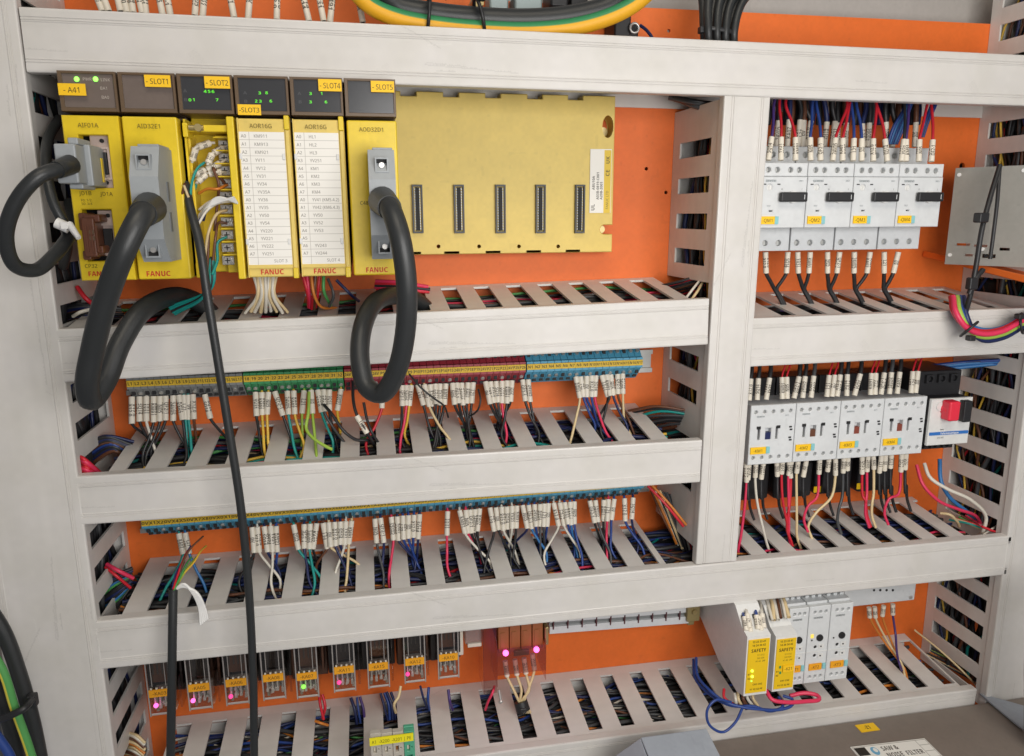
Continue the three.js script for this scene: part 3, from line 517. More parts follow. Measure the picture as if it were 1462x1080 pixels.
// the two long loose cables
{
  const t = cableThing('loose_cable', 'long thin black cable hanging from the opened module down past every duct', 'cable', [P(264, 262, 0.1), P(272, 300, 0.112), P(283, 340, 0.122), P(297, 430, 0.127), P(310, 510, 0.127), P(326, 610, 0.126), P(343, 720, 0.124), P(354, 830, 0.122), P(361, 960, 0.12), P(363, 1100, 0.119)], 0.0029);
  const bits = [['brown', [[264, 262], [258, 280], [254, 268], [257, 262]]], ['cream', [[262, 264], [270, 285], [266, 272]]], ['teal', [[278, 320], [272, 290], [274, 260], [282, 240], [292, 232]]], ['blue', [[280, 322], [292, 305], [306, 292], [318, 286]]], ['white', [[282, 322], [296, 300], [312, 290], [330, 288]]]];
  for (const [c, q] of bits) obj('core_wire', tube(q.map(([u, v], k) => P(u, v, 0.112 - 0.004 * k)), 0.0009, 6), wm(c), t);
}
{
  const t = cableThing('cut_cable', 'black cable end with bare coloured cores beside the hanging cable at lower left', 'cable', [P(247, 841, 0.104), P(246, 900, 0.11), P(245, 980, 0.113), P(243, 1100, 0.113)], 0.0032);
  const cores = [['white', [[246, 842], [252, 825], [258, 810], [262, 796]]], ['violet', [[248, 842], [250, 822], [262, 800], [272, 780]]], ['red', [[247, 842], [254, 820], [262, 798], [268, 786]]], ['yellow', [[250, 842], [262, 820], [276, 804], [286, 788], [294, 780]]], ['lime', [[249, 842], [260, 822], [270, 808], [280, 796]]], ['green', [[248, 843], [258, 822], [266, 806], [273, 796]]], ['brown', [[249, 842], [258, 812], [270, 786], [290, 766]]], ['blue', [[246, 842], [249, 826], [254, 815], [260, 806]]]];
  cores.forEach(([c, q], i) => obj('core_wire', tube(q.map(([u, v], k) => P(u, v, 0.104 - 0.012 * k + (i % 3) * 0.002)), 0.0008, 5), wm(c), t));
  obj('filler_strand', [0, 1, 2, 3, 4].map((k) => tube([P(250, 842, 0.104), P(262, 834 + k, 0.106), P(274 + k * 1.5, 846, 0.108), P(284 + k * 2, 868, 0.106), P(286 + k * 2.5, 892 - k * 2, 0.105)], 0.0011, 5)), M.nylon, t);
}

// ------------------------------------------------------------------ terminal rows
const NEED = [];
function terminalBank(name, label, group, mat, uA, uB, n, yl, zf, labels, dark) {
  // yl(u): photo height of the marker strip's middle line
  const t = thing(name, label, 'terminal row', group);
  const A = P(uA, yl(uA), zf), B = P(uB, yl(uB), zf), ang = Math.atan2(B.y - A.y, B.x - A.x), len = Math.hypot(B.x - A.x, B.y - A.y);
  t.position.set(A.x, A.y, 0); t.rotation.z = ang;
  const p = len / n, prof = [[0.006, -0.017], [0.030, -0.017], [zf - 0.0105, -0.0118], [zf - 0.003, -0.0048], [zf, -0.0044], [zf, -0.0026], [zf - 0.0016, -0.0025], [zf - 0.0016, 0.0025], [zf, 0.0026], [zf, 0.0044], [zf - 0.003, 0.0048], [zf - 0.0105, 0.0118], [0.030, 0.017], [0.006, 0.017]];
  const g = metreUV(plain(prism(prof, 0.00015, p - 0.0002)));
  const holes = [], screws = [];
  for (let i = 0; i < n; i++) {
    const b = new THREE.Mesh(g, mat); b.name = 'terminal_block'; b.position.x = i * p; t.add(b);
    const x = (i + 0.5) * p;
    for (const s of [1, -1]) {
      const c = V(x, s * 0.0088, zf - 0.0068), nrm = V(0, s * 0.73, 0.68);
      (i * 7 + n + (s > 0 ? 3 : 0)) % 11 < 7 - (dark || 0) ? screws.push(cyl(c, c.clone().addScaledVector(nrm, 0.0012), 0.0017, 0.0016, 8)) : holes.push(box(x - 0.0013, x + 0.0013, s * 0.0088 - 0.0018, s * 0.0088 + 0.0018, zf - 0.0076, zf - 0.0058));
      holes.push(box(x - 0.0015, x + 0.0015, s * 0.0135 - 0.0013, s * 0.0135 + 0.0013, zf - 0.0145, zf - 0.0113));
    }
  }
  if (holes.length) obj('wire_entry', holes, M.deep, t).userData.kind = 'stuff';
  if (screws.length) obj('clamp_screw', screws, M.zinc, t).userData.kind = 'stuff';
  const w = Math.min(1900, Math.round(len * 7000)), r = cell(w, 34, (c, W, H) => {
    c.fillStyle = '#d8b22c'; c.fillRect(0, 0, W, H); c.fillStyle = '#3a3010'; c.font = 'bold 24px sans-serif'; c.textAlign = 'center'; c.textBaseline = 'middle';
    for (let i = 0; i < n; i++) { const s = labels(i); if (s) c.fillText(s, (i + 0.5) * W / n, H / 2, W / n * 0.92); c.fillStyle = 'rgba(90,70,10,0.5)'; c.fillRect(i * W / n, 0, 1.5, H); c.fillStyle = '#3a3010'; }
  });
  const ms = obj('marker_strip', box(0.0003, len - 0.0003, -0.0024, 0.0024, zf - 0.0014, zf + 0.0003), M.yellowTag, t);
  const pr = new THREE.Mesh(sheet(r, len - 0.0006, 0.0048), paperMat); pr.name = 'print'; pr.position.set(len / 2, 0, zf + 0.0006); ms.add(pr);
  return t;
}
const ylB = (u) => 548.5 + (u - 180) * (517.5 - 548.5) / 738, ylC = (u) => 748 + (u - 200) * (690 - 748) / 720;
terminalBank('terminal_row', 'dark grey terminal row at the left end of the upper terminals', 'upper terminals', M.greyTerm, 180, 346, 17, ylB, 0.047, (i) => 'L' + (i + 1), 3);
terminalBank('terminal_row', 'green terminal row between the grey and the red ones', 'upper terminals', M.greenTerm, 347, 490, 15, ylB, 0.047, (i) => String(18 + i));
terminalBank('terminal_row', 'dark red terminal row partly behind the black cable loop', 'upper terminals', M.redTerm, 491, 751, 27, ylB, 0.047, (i) => (i % 4 === 0 ? '24V' : 'P' + i), 4);
terminalBank('terminal_row', 'short blue terminal row right of the red terminals', 'upper terminals', M.blueTerm, 752, 918, 17, ylB, 0.047, (i) => 'N' + (i + 1), 1);
terminalBank('terminal_row', 'long all blue terminal row over the third duct', 'lower terminals', M.blueTerm, 201, 920, 74, ylC, 0.047, (i) => (i % 3 ? 'X' + (i % 10) : '0V'), 3);
function rail(label, uA, uB, yl, z) {
  const A = P(uA, yl(uA), z), B = P(uB, yl(uB), z), t = thing('mounting_rail', label, 'rail', 'metal mounting rails');
  t.position.set(A.x, A.y, 0); t.rotation.z = Math.atan2(B.y - A.y, B.x - A.x);
  const len = A.distanceTo(B);
  obj('rail', [box(0, len, -0.0065, 0.0065, 0.0006, 0.0018), box(0, len, -0.0075, -0.0065, 0.0006, 0.0058), box(0, len, 0.0065, 0.0075, 0.0006, 0.0058), box(0, len, -0.0105, -0.0075, 0.0048, 0.0058), box(0, len, 0.0075, 0.0105, 0.0048, 0.0058)], M.zinc, t);
  return t;
}
rail('metal mounting rail whose end sticks out right of the short blue terminals', 176, 934, ylB, 0.01);
rail('metal mounting rail behind the long all blue terminal row', 196, 930, ylC, 0.01);

// ------------------------------------------------------------------ wires with printed white sleeves
const SV = 10, sleeveCells = [];
for (let i = 0; i < SV; i++) sleeveCells.push(cell(64, 220, (c, w, h) => {
  c.fillStyle = '#e3dccd'; c.fillRect(0, 0, w, h); c.translate(w * 0.5, h / 2); c.rotate(-Math.PI / 2); c.fillStyle = '#4a443c'; c.font = 'bold 40px sans-serif'; c.textAlign = 'center'; c.textBaseline = 'middle';
  const s = ['X12.0', 'KM91', '24V05', '0V', 'YV31', 'QF2-1', 'L21', 'SQ14', 'N05', 'KA07'][i]; c.fillText(s, 0, -14, 190); c.fillText(s, 0, 22, 190);
}));
const sleeveGeo = sleeveCells.map((r) => {
  const g = new THREE.CylinderGeometry(0.0023, 0.0023, 1, 10, 1, false), uv = g.attributes.uv, n = g.attributes.normal;
  for (let i = 0; i < uv.count; i++) { const cap = Math.abs(n.getY(i)) > 0.9, U = cap ? 0.02 : uv.getX(i) * 2 % 1.0001, W = cap ? 0.02 : uv.getY(i); uv.setXY(i, (r.x + 1 + U * (r.w - 2)) / AW, 1 - (r.y + 1 + (1 - W) * (r.h - 2)) / AH); }
  return g;
});
const sleeveMat = new THREE.MeshStandardMaterial({ map: printTex, roughness: 0.5, color: lin(0.97, 0.96, 0.95) });
let svi = 0;
function addSleeve(t, a, b, fat = 1) {
  const m = new THREE.Mesh(sleeveGeo[(svi++ * 7) % SV], sleeveMat), d = b.clone().sub(a); m.name = 'marker_sleeve';
  m.position.copy(a).add(b).multiplyScalar(0.5); m.quaternion.setFromUnitVectors(V(0, 1, 0), d.clone().normalize()); m.rotateY(rr(0, 6.28)); m.scale.set(fat, d.length(), fat); t.add(m); return m;
}
// a: sleeve end at the terminal, b: its other end, rest: points the bare insulation runs on through
function sleevedWire(label, group, color, a, b, rest, r = 0.00115, before = []) {
  const t = thing('sleeved_wire', label, 'wire', group);
  obj('conductor', tube([...before, a, a.clone().lerp(b, 0.5), b, ...rest], r, 6, 5 + rest.length * 4 + before.length * 3), wm(color), t);
  addSleeve(t, a, b); return t;
}
function row(list, o) {
  list.forEach(([u0, u1, c, ex, ez], i) => {
    const a = P(u0, lerpTab(o.top, u0), o.zt), b = P(u1, lerpTab(o.bot, u0) + rr(-1.5, 1.5), o.zb + rr(-0.002, 0.003));
    const k = Math.round((b.x - o.s0) / o.pitch), xs = o.s0 + k * o.pitch + (ex || 0) * 0.004 + rr(-0.003, 0.003), z = ez || rr(0.03, 0.058);
    const yw = o.wall(z, xs);
    const rest = [V(b.x * 0.55 + xs * 0.45, Math.min(b.y - 0.004, yw + 0.010), o.zb * 0.6 + z * 0.4), V(xs, yw - 0.002, z), V(xs + rr(-0.004, 0.008), yw - 0.014, z + 0.006), V(xs + rr(0, 0.02), yw - 0.024, z + 0.002)];
    const label = `${({ white: 'cream white', cream: 'tan', lightblue: 'light blue', navy: 'dark blue', pink: 'pink red', lime: 'yellow green' })[c] || c} wire with white sleeve, ${ord(i)} from left ${o.where}`;
    sleevedWire(label, o.group, c, a, b, rest, 0.00115, [a.clone().add(V(0, 0.004, -0.004))]);
  });
}
row([[188, 188, 'black'], [199, 199, 'black'], [208.6, 208.6, 'white', 1, 0.045], [219, 219, 'black'], [228, 228, 'black'], [236, 236, 'black'], [247, 247, 'black'], [255, 260.6, 'black'], [262, 264.7, 'teal'], [268, 269, 'teal', 1], [275, 276.5, 'brown', 1], [292, 300, 'black'], [364.5, 366, 'black'], [373.6, 374, 'yellow', 1, 0.055], [383, 381, 'yellow', 2], [392, 404, 'black'], [410, 411.6, 'teal'], [419, 420.6, 'yellow', 2, 0.05], [434, 431, 'lime', 1], [444, 446, 'lime', 4, 0.08], [453.5, 459, 'teal'], [461.7, 463, 'grey', 3], [470, 470, 'black'], [486.7, 481.5, 'yellow', 1], [546, 545, 'red'], [574, 574, 'black'], [580, 580, 'pink', -1, 0.05], [587, 584, 'yellow'], [596.5, 604.7, 'black'], [605.7, 613, 'cream', 2, 0.06], [614, 617, 'black'], [621, 622, 'black'], [628, 628, 'black'], [636.5, 634.4, 'black'], [645.7, 649, 'black'], [652, 655, 'black'], [659, 661, 'black'], [668, 666, 'black'], [675.5, 673.4, 'black'], [693, 700, 'black'], [700, 705, 'black'], [708, 711, 'grey'], [716.5, 716.5, 'pink', 1, 0.05], [723.7, 723.7, 'black'], [731, 729, 'black'], [746, 750, 'black'], [754, 757, 'black'], [822, 828, 'cream'], [829, 833, 'blue'], [837.5, 837.5, 'blue'], [844.7, 844.7, 'blue'], [851, 849, 'pink', 1], [859, 868, 'black'], [866, 871, 'black'], [872, 875.5, 'navy'], [881.6, 882, 'brown'], [889, 889.4, 'cream']],
  { top: [[188, 567], [470, 556.5], [580, 550.5], [731, 543.5], [889, 534]], bot: [[188, 604], [470, 588], [580, 580.5], [731, 575], [889, 564]], zt: 0.036, zb: 0.041, s0: 0.4571 + 0.0067, pitch: 0.0281, wall: (z) => -0.0625 - z * 0.13, where: 'below the four colour terminal row', group: 'sleeved wires below the four colour terminal row' });
row([[255, 261, 'teal'], [264, 270, 'lightblue'], [359.6, 362.7, 'black'], [367, 370, 'white', 1, 0.05], [377, 382, 'navy'], [386, 389, 'white', -1, 0.055], [394, 395.5, 'blue'], [419, 426, 'teal', 2], [434, 434, 'navy'], [442.6, 441.6, 'teal', 1, 0.06], [452, 446.7, 'black'], [461, 467, 'brown'], [469, 472, 'cream', 2], [477.5, 479, 'navy'], [485.7, 485.7, 'navy'], [493.5, 492, 'white', -2, 0.05], [502, 498, 'cream'], [535, 537.6, 'grey'], [543, 548, 'navy'], [558.5, 561.6, 'pink', 1, 0.06], [567, 569, 'navy'], [575, 576, 'blue'], [583, 583, 'blue'], [591, 590, 'blue'], [599, 597, 'navy'], [639, 638, 'pink', -1, 0.055], [656, 664, 'white', 1, 0.05], [664.8, 668, 'pink'], [671, 673, 'black'], [678, 678, 'black'], [685, 681.5, 'black'], [699.5, 705.5, 'black'], [708, 711.5, 'black'], [716, 718.7, 'white', 1, 0.035], [723.5, 724.6, 'black'], [731, 731, 'white'], [738, 737, 'black'], [746, 753, 'navy'], [754.6, 759, 'lightblue'], [763, 765, 'blue'], [771, 771, 'grey', -1], [777, 776, 'grey'], [783, 781, 'blue', 1], [790.5, 797.7, 'white'], [799, 805, 'white'], [806, 811, 'blue'], [814, 815.6, 'lightblue'], [820, 820, 'blue'], [842, 849, 'black'], [850, 854, 'grey'], [862, 861.6, 'black'], [868.8, 867, 'pink', 0, 0.05], [877, 873, 'blue'], [891.7, 892.7, 'blue'], [904, 902, 'navy']],
  { top: [[255, 762], [360, 753], [420, 749.5], [500, 744], [600, 734], [700, 725], [780, 719], [904, 711]], bot: [[255, 792], [362, 790], [430, 785], [500, 778], [600, 768], [700, 758], [780, 752], [904, 742]], zt: 0.036, zb: 0.041, s0: 0.4095 + 0.0067, pitch: 0.0287, wall: (z) => -0.1785 - z * 0.09, where: 'below the all blue terminal row', group: 'sleeved wires below the all blue terminal row' });

// odd wires in front of the upper row
function freeWire(label, c, pts, r = 0.0012, sleeves = []) {
  const t = thing('loose_wire', label, 'wire'); obj('conductor', tube(pts.map((p) => (p.isVector3 ? p : P(...p))), r, 7), wm(c), t);
  for (const [a, b, f] of sleeves) addSleeve(t, P(...a), P(...b), f); return t;
}
freeWire('black wire with white sleeve hanging low beside the black cable loop', 'black', [[504, 545, 0.045], [504, 570, 0.055], [509, 592, 0.062], [525, 620, 0.066], [536, 640, 0.05]], 0.0013, [[[509, 594, 0.0625], [524, 619, 0.066], 1]]);
freeWire('black wire crossing from the red terminals to the cable loop slot', 'black', [[519, 575, 0.05], [524, 600, 0.056], [532, 620, 0.06], [546, 640, 0.05]], 0.0012);
freeWire('thin black wire slanting across white sleeves right of the cable loop', 'black', [[584, 534, 0.055], [600, 553, 0.06], [618, 568, 0.06], [634, 580, 0.054], [640, 596, 0.045]], 0.0008);
freeWire('black wire looping from green terminals along the duct wall', 'black', [[462, 578, 0.05], [474, 592, 0.058], [490, 615, 0.064], [508, 628, 0.062], [526, 629, 0.058], [540, 634, 0.045]], 0.0013);
freeWire('dark wire bowing beside the sleeves in the middle of the upper row', 'black', [[683, 556, 0.045], [686, 572, 0.05], [682, 586, 0.05], [672, 594, 0.042]], 0.0008);
freeWire('yellow green wire bending over the duct edge below green terminals', 'lime', [[441, 560, 0.045], [440, 590, 0.055], [437, 612, 0.062], [446, 625, 0.07], [462, 636, 0.077], [474, 642, 0.08]], 0.0013);

// bundles that cross between ducts
function bundle(label, list, r = 0.0013) {
  const t = thing('wire_bundle', label, 'wire bundle');
  for (const [c, ...pts] of list) obj('wire', tube(pts.map((p) => P(...p)), r * rr(0.8, 1.15), 6), wm(c), t);
  return t;
}
const fan = (n, cols, A, B, C, da, db, dc) => Array.from({ length: n }, (_, i) => { const k = n > 1 ? i / (n - 1) : 0, j = () => rr(-1.5, 1.5); return [cols[i % cols.length], [A[0] + da[0] * k + j(), A[1] + da[1] * k + j(), A[2]], [B[0] + db[0] * k + j(), B[1] + db[1] * k + j(), B[2]], [C[0] + dc[0] * k + j(), C[1] + dc[1] * k + j(), C[2]]]; });
bundle('dark, red and two cream wires entering the middle duct right of the rack plate', [...fan(12, ['black', 'red', 'black', 'grey', 'brown', 'black', 'pink'], [930, 412, 0.02], [968, 402, 0.04], [1012, 390, 0.05], [40, 18, 0], [30, 16, 0], [4, 30, 0]), ['white', [978, 428, 0.07], [990, 412, 0.066], [1003, 396, 0.06]], ['cream', [986, 430, 0.075], [996, 416, 0.07], [1004, 402, 0.062]]]);
bundle('grey and black wires with one teal entering the middle duct by blue terminals', [...fan(15, ['brown', 'black', 'teal', 'grey', 'black', 'grey', 'black', 'grey'], [898, 588, 0.02], [938, 582, 0.04], [1000, 590, 0.055], [70, 44, 0], [60, 46, 0], [10, 34, 0])]);
bundle('flat bundle of cream, brown and black wires dropping beside the lower blue terminals', [...fan(14, ['brown', 'orange', 'white', 'black', 'cream', 'black', 'grey', 'black', 'grey', 'black', 'pink', 'white', 'red', 'teal'], [930, 700, 0.03], [945, 735, 0.045], [965, 775, 0.045], [36, 6, 0], [38, 18, 0], [26, 24, 0]), ['red', [925, 694, 0.05], [950, 720, 0.06], [976, 752, 0.065]], ['orange', [930, 692, 0.05], [954, 718, 0.06], [980, 750, 0.066]]]);
bundle('dark blue wires and red strands at the left end of the upper terminals', [...fan(14, ['navy', 'black', 'black', 'navy', 'black', 'brown', 'black', 'blue'], [120, 640, 0.035], [150, 622, 0.04], [190, 632, 0.035], [0, 30, 0], [14, 22, 0], [-10, 30, 0])], 0.0015);
bundle('thick bright red wires bent round the left end of the second duct', fan(7, ['red', 'pink', 'red'], [107, 650, 0.07], [120, 656, 0.08], [142, 676, 0.07], [0, 24, 0], [4, 22, 0], [-2, 8, 0]), 0.0016);
bundle('red, blue and dark green wires at the left end of the third duct', [...fan(13, ['black', 'navy', 'black', 'lightblue', 'green', 'black'], [140, 850, 0.04], [158, 826, 0.045], [190, 812, 0.04], [-6, 30, 0], [10, 40, 0], [-6, 30, 0]), ['red', [150, 810, 0.05], [165, 822, 0.055], [186, 840, 0.05]], ['pink', [152, 806, 0.05], [168, 815, 0.055], [190, 826, 0.05]]], 0.0015);
bundle('dark, red and cream wires behind the modules at the left end of the first duct', [...fan(12, ['black', 'grey', 'black', 'navy', 'brown', 'black'], [90, 440, 0.04], [120, 436, 0.05], [170, 440, 0.04], [0, 22, 0], [0, 20, 0], [10, 16, 0]), ['white', [104, 452, 0.06], [114, 446, 0.064], [128, 442, 0.06]], ['red', [110, 410, 0.05], [122, 426, 0.056], [140, 440, 0.05]]], 0.0016);
bundle('bundle of cream and tan wires leaving the bottom of the SLOT3 module', fan(9, ['white', 'cream', 'white', 'cream', 'white'], [362, 392, 0.085], [366, 420, 0.086], [350, 446, 0.075], [32, 0, 0], [26, 0, 0], [60, 0, 0]), 0.0013);
bundle('red, orange, green and grey wires leaving the bottom of the SLOT4 module', [...fan(5, ['red', 'pink', 'red', 'brown'], [432, 392, 0.085], [438, 415, 0.085], [440, 440, 0.07], [24, 0, 0], [16, 0, 0], [10, 0, 0]), ['orange', [444, 392, 0.088], [448, 420, 0.09], [458, 438, 0.08], [480, 440, 0.06]], ['green', [462, 392, 0.088], [462, 415, 0.09], [472, 436, 0.075]], ['grey', [468, 398, 0.086], [476, 420, 0.09], [470, 438, 0.08]], ['navy', [480, 400, 0.07], [500, 420, 0.07], [512, 430, 0.05]]], 0.0013);
bundle('teal and black wires running behind the hanging cable to the first duct', [...fan(5, ['teal', 'teal', 'black', 'teal'], [306, 366, 0.092], [304, 410, 0.09], [240, 440, 0.075], [-8, 4, 0], [-10, 8, 0], [10, 8, 0]), ['brown', [298, 330, 0.094], [296, 380, 0.094], [290, 425, 0.08]]], 0.0011);
bundle('red wires lying in the duct between the SLOT4 module and the loop', fan(5, ['pink', 'red', 'black'], [536, 402, 0.05], [570, 404, 0.055], [612, 410, 0.05], [0, 10, 0], [0, 10, 0], [0, 8, 0]), 0.0014);
bundle('black wires in the corner under the top duct beside the rack plate', fan(8, ['black', 'grey', 'black'], [955, 138, 0.03], [990, 144, 0.045], [1030, 150, 0.05], [10, 4, 0], [8, 8, 0], [0, 10, 0]), 0.0018);
// the screw-terminal wires of the opened module
{
  const W = [['white', [[274, 232], [276, 214], [290, 205], [306, 204]], 1], ['white', [[296, 236], [300, 222], [312, 214], [322, 209]], 1], ['white', [[276, 250], [288, 244], [304, 240], [322, 228]], 1], ['white', [[280, 262], [290, 250], [308, 246], [322, 246]], 1], ['brown', [[306, 330], [310, 290], [312, 262], [304, 240], [322, 264]], 0], ['navy', [[290, 315], [296, 296], [312, 288], [322, 282]], 0], ['cream', [[292, 370], [298, 330], [310, 305], [324, 300]], 0], ['brown', [[304, 372], [308, 336], [312, 318], [324, 319]], 0], ['teal', [[303, 392], [310, 372], [311, 346], [324, 338]], 0], ['white', [[284, 300], [300, 288], [316, 285], [336, 286]], 0], ['teal', [[280, 262], [274, 290], [282, 330], [290, 372]], 0], ['orange', [[284, 276], [296, 270], [310, 270], [324, 264]], 0]];
  W.forEach(([c, q, s], i) => {
    const t = thing('terminal_wire', `${c} wire ${['arching over the top into the first screw', 'with white sleeve at the upper screws', 'with white sleeve lying level at the second screw', 'with white sleeve at the third screw', 'twisted down the middle behind the silver screws', 'crossing the grey filler at the fifth screw', 'straight down from the sixth silver screw', 'running down from the seventh silver screw', 'curling from the eighth silver screw', 'untwisted like filler across the fifth screw', 'running beside the hanging cable', 'short and bright behind the sleeves'][i]} of the opened module`, 'wire');
    const pts = q.map(([u, v], k) => P(u, v, k === q.length - 1 ? 0.0905 : 0.096 + 0.004 * Math.sin(k * 1.7 + i)));
    obj('conductor', tube(pts, 0.001, 6), wm(c), t);
    obj('ring_lug', [cyl(pts[pts.length - 1].clone().add(V(-0.004, 0, 0)), pts[pts.length - 1], 0.0009, 0.0009, 6)], M.steel, t);
    if (s) { addSleeve(t, pts[0].clone().lerp(pts[1], 0.2), pts[1].clone().lerp(pts[2], 0.2)); addSleeve(t, pts[1].clone().lerp(pts[2], 0.45), pts[2].clone().lerp(pts[3], 0.55)); }
  });
  const f = thing('cable_filler', 'frayed pale filler strands sticking out across the opened module', 'filler');
  obj('strand', [0, 1, 2, 3, 4, 5].map((k) => tube([P(284, 318 - k * 2, 0.1), P(294 + k, 298 - k * 1.6, 0.106), P(312, 286 - k * 1.4 + 3, 0.109), P(334 + k, 282 + k * 1.6, 0.114)], 0.0009, 5)), M.nylon, f);
}

// ------------------------------------------------------------------ right-hand side: motor breakers
const SX = (o) => Object.fromEntries(Object.entries(o));
function brandText(s, x, y, z, h, t, c = '#8a9295') { return lettering(s, x, y, z, h, t, c, 'bold'); }
{
  const zf = 0.076, zt = 0.056, x3 = X(1281.5, 278, zf), x4 = X(1345, 278, zf), pitch = (x4 - X(1152, 278, zf)) / 3, yt = Y(1250, 233.5, zf), yb = Y(1250, 324.5, zf);
  const ytt = Y(1200, 210, zt), ybb = Y(1200, 357, zt); void x3;
  const hx = [0.14, 0.33, 0.61, 0.8];
  const labels = ['leftmost white motor breaker half behind the upright duct', 'second white motor breaker from the upright duct', 'third white motor breaker from the upright duct', 'rightmost white motor breaker beside bare orange wall'];
  for (let i = 0; i < 4; i++) {
    const x1 = x4 - (3 - i) * pitch - 0.0003, x0 = x1 - pitch + 0.0006, w = x1 - x0;
    const t = thing('motor_breaker', labels[i], 'breaker', 'four white motor breakers on the right');
    const top = yt - 0.0105;
    obj('body', [box(x0 + 0.0004, x1 - 0.0004, ybb + 0.002, ytt - 0.001, 0.0075, zt - 0.0065, 0.0008), box(x0 + 0.0004, x1 - 0.0004, yb + 0.0008, yt - 0.0008, zt - 0.0063, zf - 0.0062)], M.cool, t);
    // upper and lower clamp rows, set back
    const th = [0.2, 0.5, 0.8].map((k) => ({ x: x0 + k * w, y: (ytt + yt) / 2 + 0.0006, r: 0.0029 }));
    obj('upper_clamp_row', plate(x0 + 0.0004, x1 - 0.0004, yt + 0.0002, ytt, zt - 0.006, zt, th, 0.0004), M.cool, t);
    const lh = [0.2, 0.5, 0.8].map((k) => ({ x: x0 + k * w - 0.002, y: Y(1200, 346, zt), r: 0.0029 }));
    obj('lower_clamp_row', plate(x0 + 0.0004, x1 - 0.0004, ybb, yb - 0.0002, zt - 0.006, zt, lh, 0.0004), M.cool, t);
    obj('clamp_screw', [...th, ...lh].map((h) => disc(h.x, h.y, zt - 0.006, zt - 0.0035, 0.0024)), M.zinc, t).userData.kind = 'stuff';
    // front cap with the auxiliary clamps
    const fh = hx.map((k) => ({ x: x0 + k * w + 0.001, y: yt - 0.0055, r: 0.0027 }));
    obj('clamp_cap', plate(x0, x1, top, yt, zf - 0.006, zf - 0.0006, fh, 0.0005), M.cool, t);
    obj('cap_screw', fh.map((h) => disc(h.x, h.y, zf - 0.0058, zf - 0.0045, 0.0019)), M.zinc, t).userData.kind = 'stuff';
    const kx0 = x0 + w * 0.39, kx1 = x0 + w * 0.99, ky = Y(1250, 281.5, zf);
    obj('front_face', plate(x0, x1, yb, top - 0.0003, zf - 0.006, zf, [{ x: x0 + 0.2 * w, y: top - 0.0085, r: 0.0030 }, { x0: x0 + 0.21 * w, x1: x0 + 0.31 * w, y0: yb + 0.0125, y1: yb + 0.0145 }], 0.0005), M.cool, t);
    obj('dial', [disc(x0 + 0.2 * w, top - 0.0085, zf - 0.006, zf - 0.001, 0.0026, 16), box(x0 + 0.2 * w - 0.0003, x0 + 0.2 * w + 0.0003, top - 0.0104, top - 0.0066, zf - 0.001, zf - 0.0004)], M.white, t);
    obj('test_slot', box(x0 + 0.21 * w, x0 + 0.31 * w, yb + 0.0125, yb + 0.0145, zf - 0.006, zf - 0.003), M.deep, t);
    const kn = obj('rotary_knob', [disc((kx0 + kx1) / 2, ky, zf, zf + 0.003, 0.0048, 20)], M.white, t);
    obj('knob_handle', [box(kx0, kx1 - 0.001, ky - 0.0038, ky + 0.0038, zf + 0.0012, zf + 0.0052, 0.0012, 2)], M.black, kn);
    obj('handle_mark', [box(kx1 - 0.0045, kx1 - 0.004, ky - 0.0018, ky + 0.0018, zf + 0.0053, zf + 0.0056)], M.cool, kn);
    brandText('SIEMENS', x0 + 0.22 * w, top - 0.0035, zf + 0.0003, 0.0022, t); lettering('3RV1', x1 - 0.0055, top - 0.0035, zf + 0.0003, 0.0017, t, '#8a9295');
    lettering('TEST', x0 + 0.2 * w, yb + 0.0175, zf + 0.0003, 0.0016, t, '#8a9295'); lettering('I', kx1 - 0.004, ky + 0.0062, zf + 0.0003, 0.0018, t, '#777'); lettering('O', kx0 + 0.003, ky + 0.0062, zf + 0.0003, 0.0018, t, '#777');
    obj('vent', [box(x0 + 0.06 * w, x0 + 0.12 * w, top - 0.0066, top - 0.0058, zf, zf + 0.0004), box(x0 + 0.36 * w, x0 + 0.42 * w, top - 0.0066, top - 0.0058, zf, zf + 0.0004)], M.deep, t).userData.kind = 'stuff';
    labelTag('-QM' + (i + 1), x0 + 0.19 * w, yb + 0.0062, zf + 0.0003, w * 0.3, 0.0062, t);
    obj('teal_cap', box(x0 + 0.345 * w, x0 + 0.425 * w, yb + 0.003, yb + 0.0092, zf + 0.0002, zf + 0.0012, 0.0003), M.teal, t);
  }
  rail('metal mounting rail behind the four white motor breakers', 1083, 1316, () => 285, 0.006);
  // sleeved wires of the front row
  const F = [[1102, 1097, 'violet'], [1115.6, 1115, 'red'], [1136, 1136, 'red'], [1157, 1157.5, 'blue'], [1172, 1171.6, 'blue'], [1193, 1189, 'red'], [1203.5, 1203, 'red'], [1219.5, 1218, 'blue'], [1230.7, 1230.3, 'blue'], [1247, 1247, 'red'], [1264, 1267, 'red'], [1291, 1287, 'black'], [1294, 1294, 'violet'], [1313, 1312, 'red'], [1332, 1330, 'red']];
  const ends = [1105, 1113, 1122, 1160, 1166, 1210, 1213, 1216, 1223, 1252, 1252, 1292, 1298, 1324, 1330];
  F.forEach(([u0, u1, c], i) => {
    const v0 = 196 + (u0 - 1100) * 0.018, a = P(u1, 229 + (u1 - 1100) * 0.008, 0.0715), b = P(u0, v0, 0.068);
    sleevedWire(`${c} wire with white sleeve, ${ord(i)} from left in front of the breaker clamps`, 'sleeved wires on top of the breakers, front row', c, a, b, [P((u0 * 0.6 + ends[i] * 0.4) + 1, 176, 0.064), P(ends[i], 150, 0.058), P(ends[i] + rr(-6, 6), 128, 0.05)], 0.00125);
  });
  const Bk = [1108, 1124, 1139, 1146, 1153, 1177, 1188, 1196, 1207, 1232, 1239, 1266, 1274, 1306];
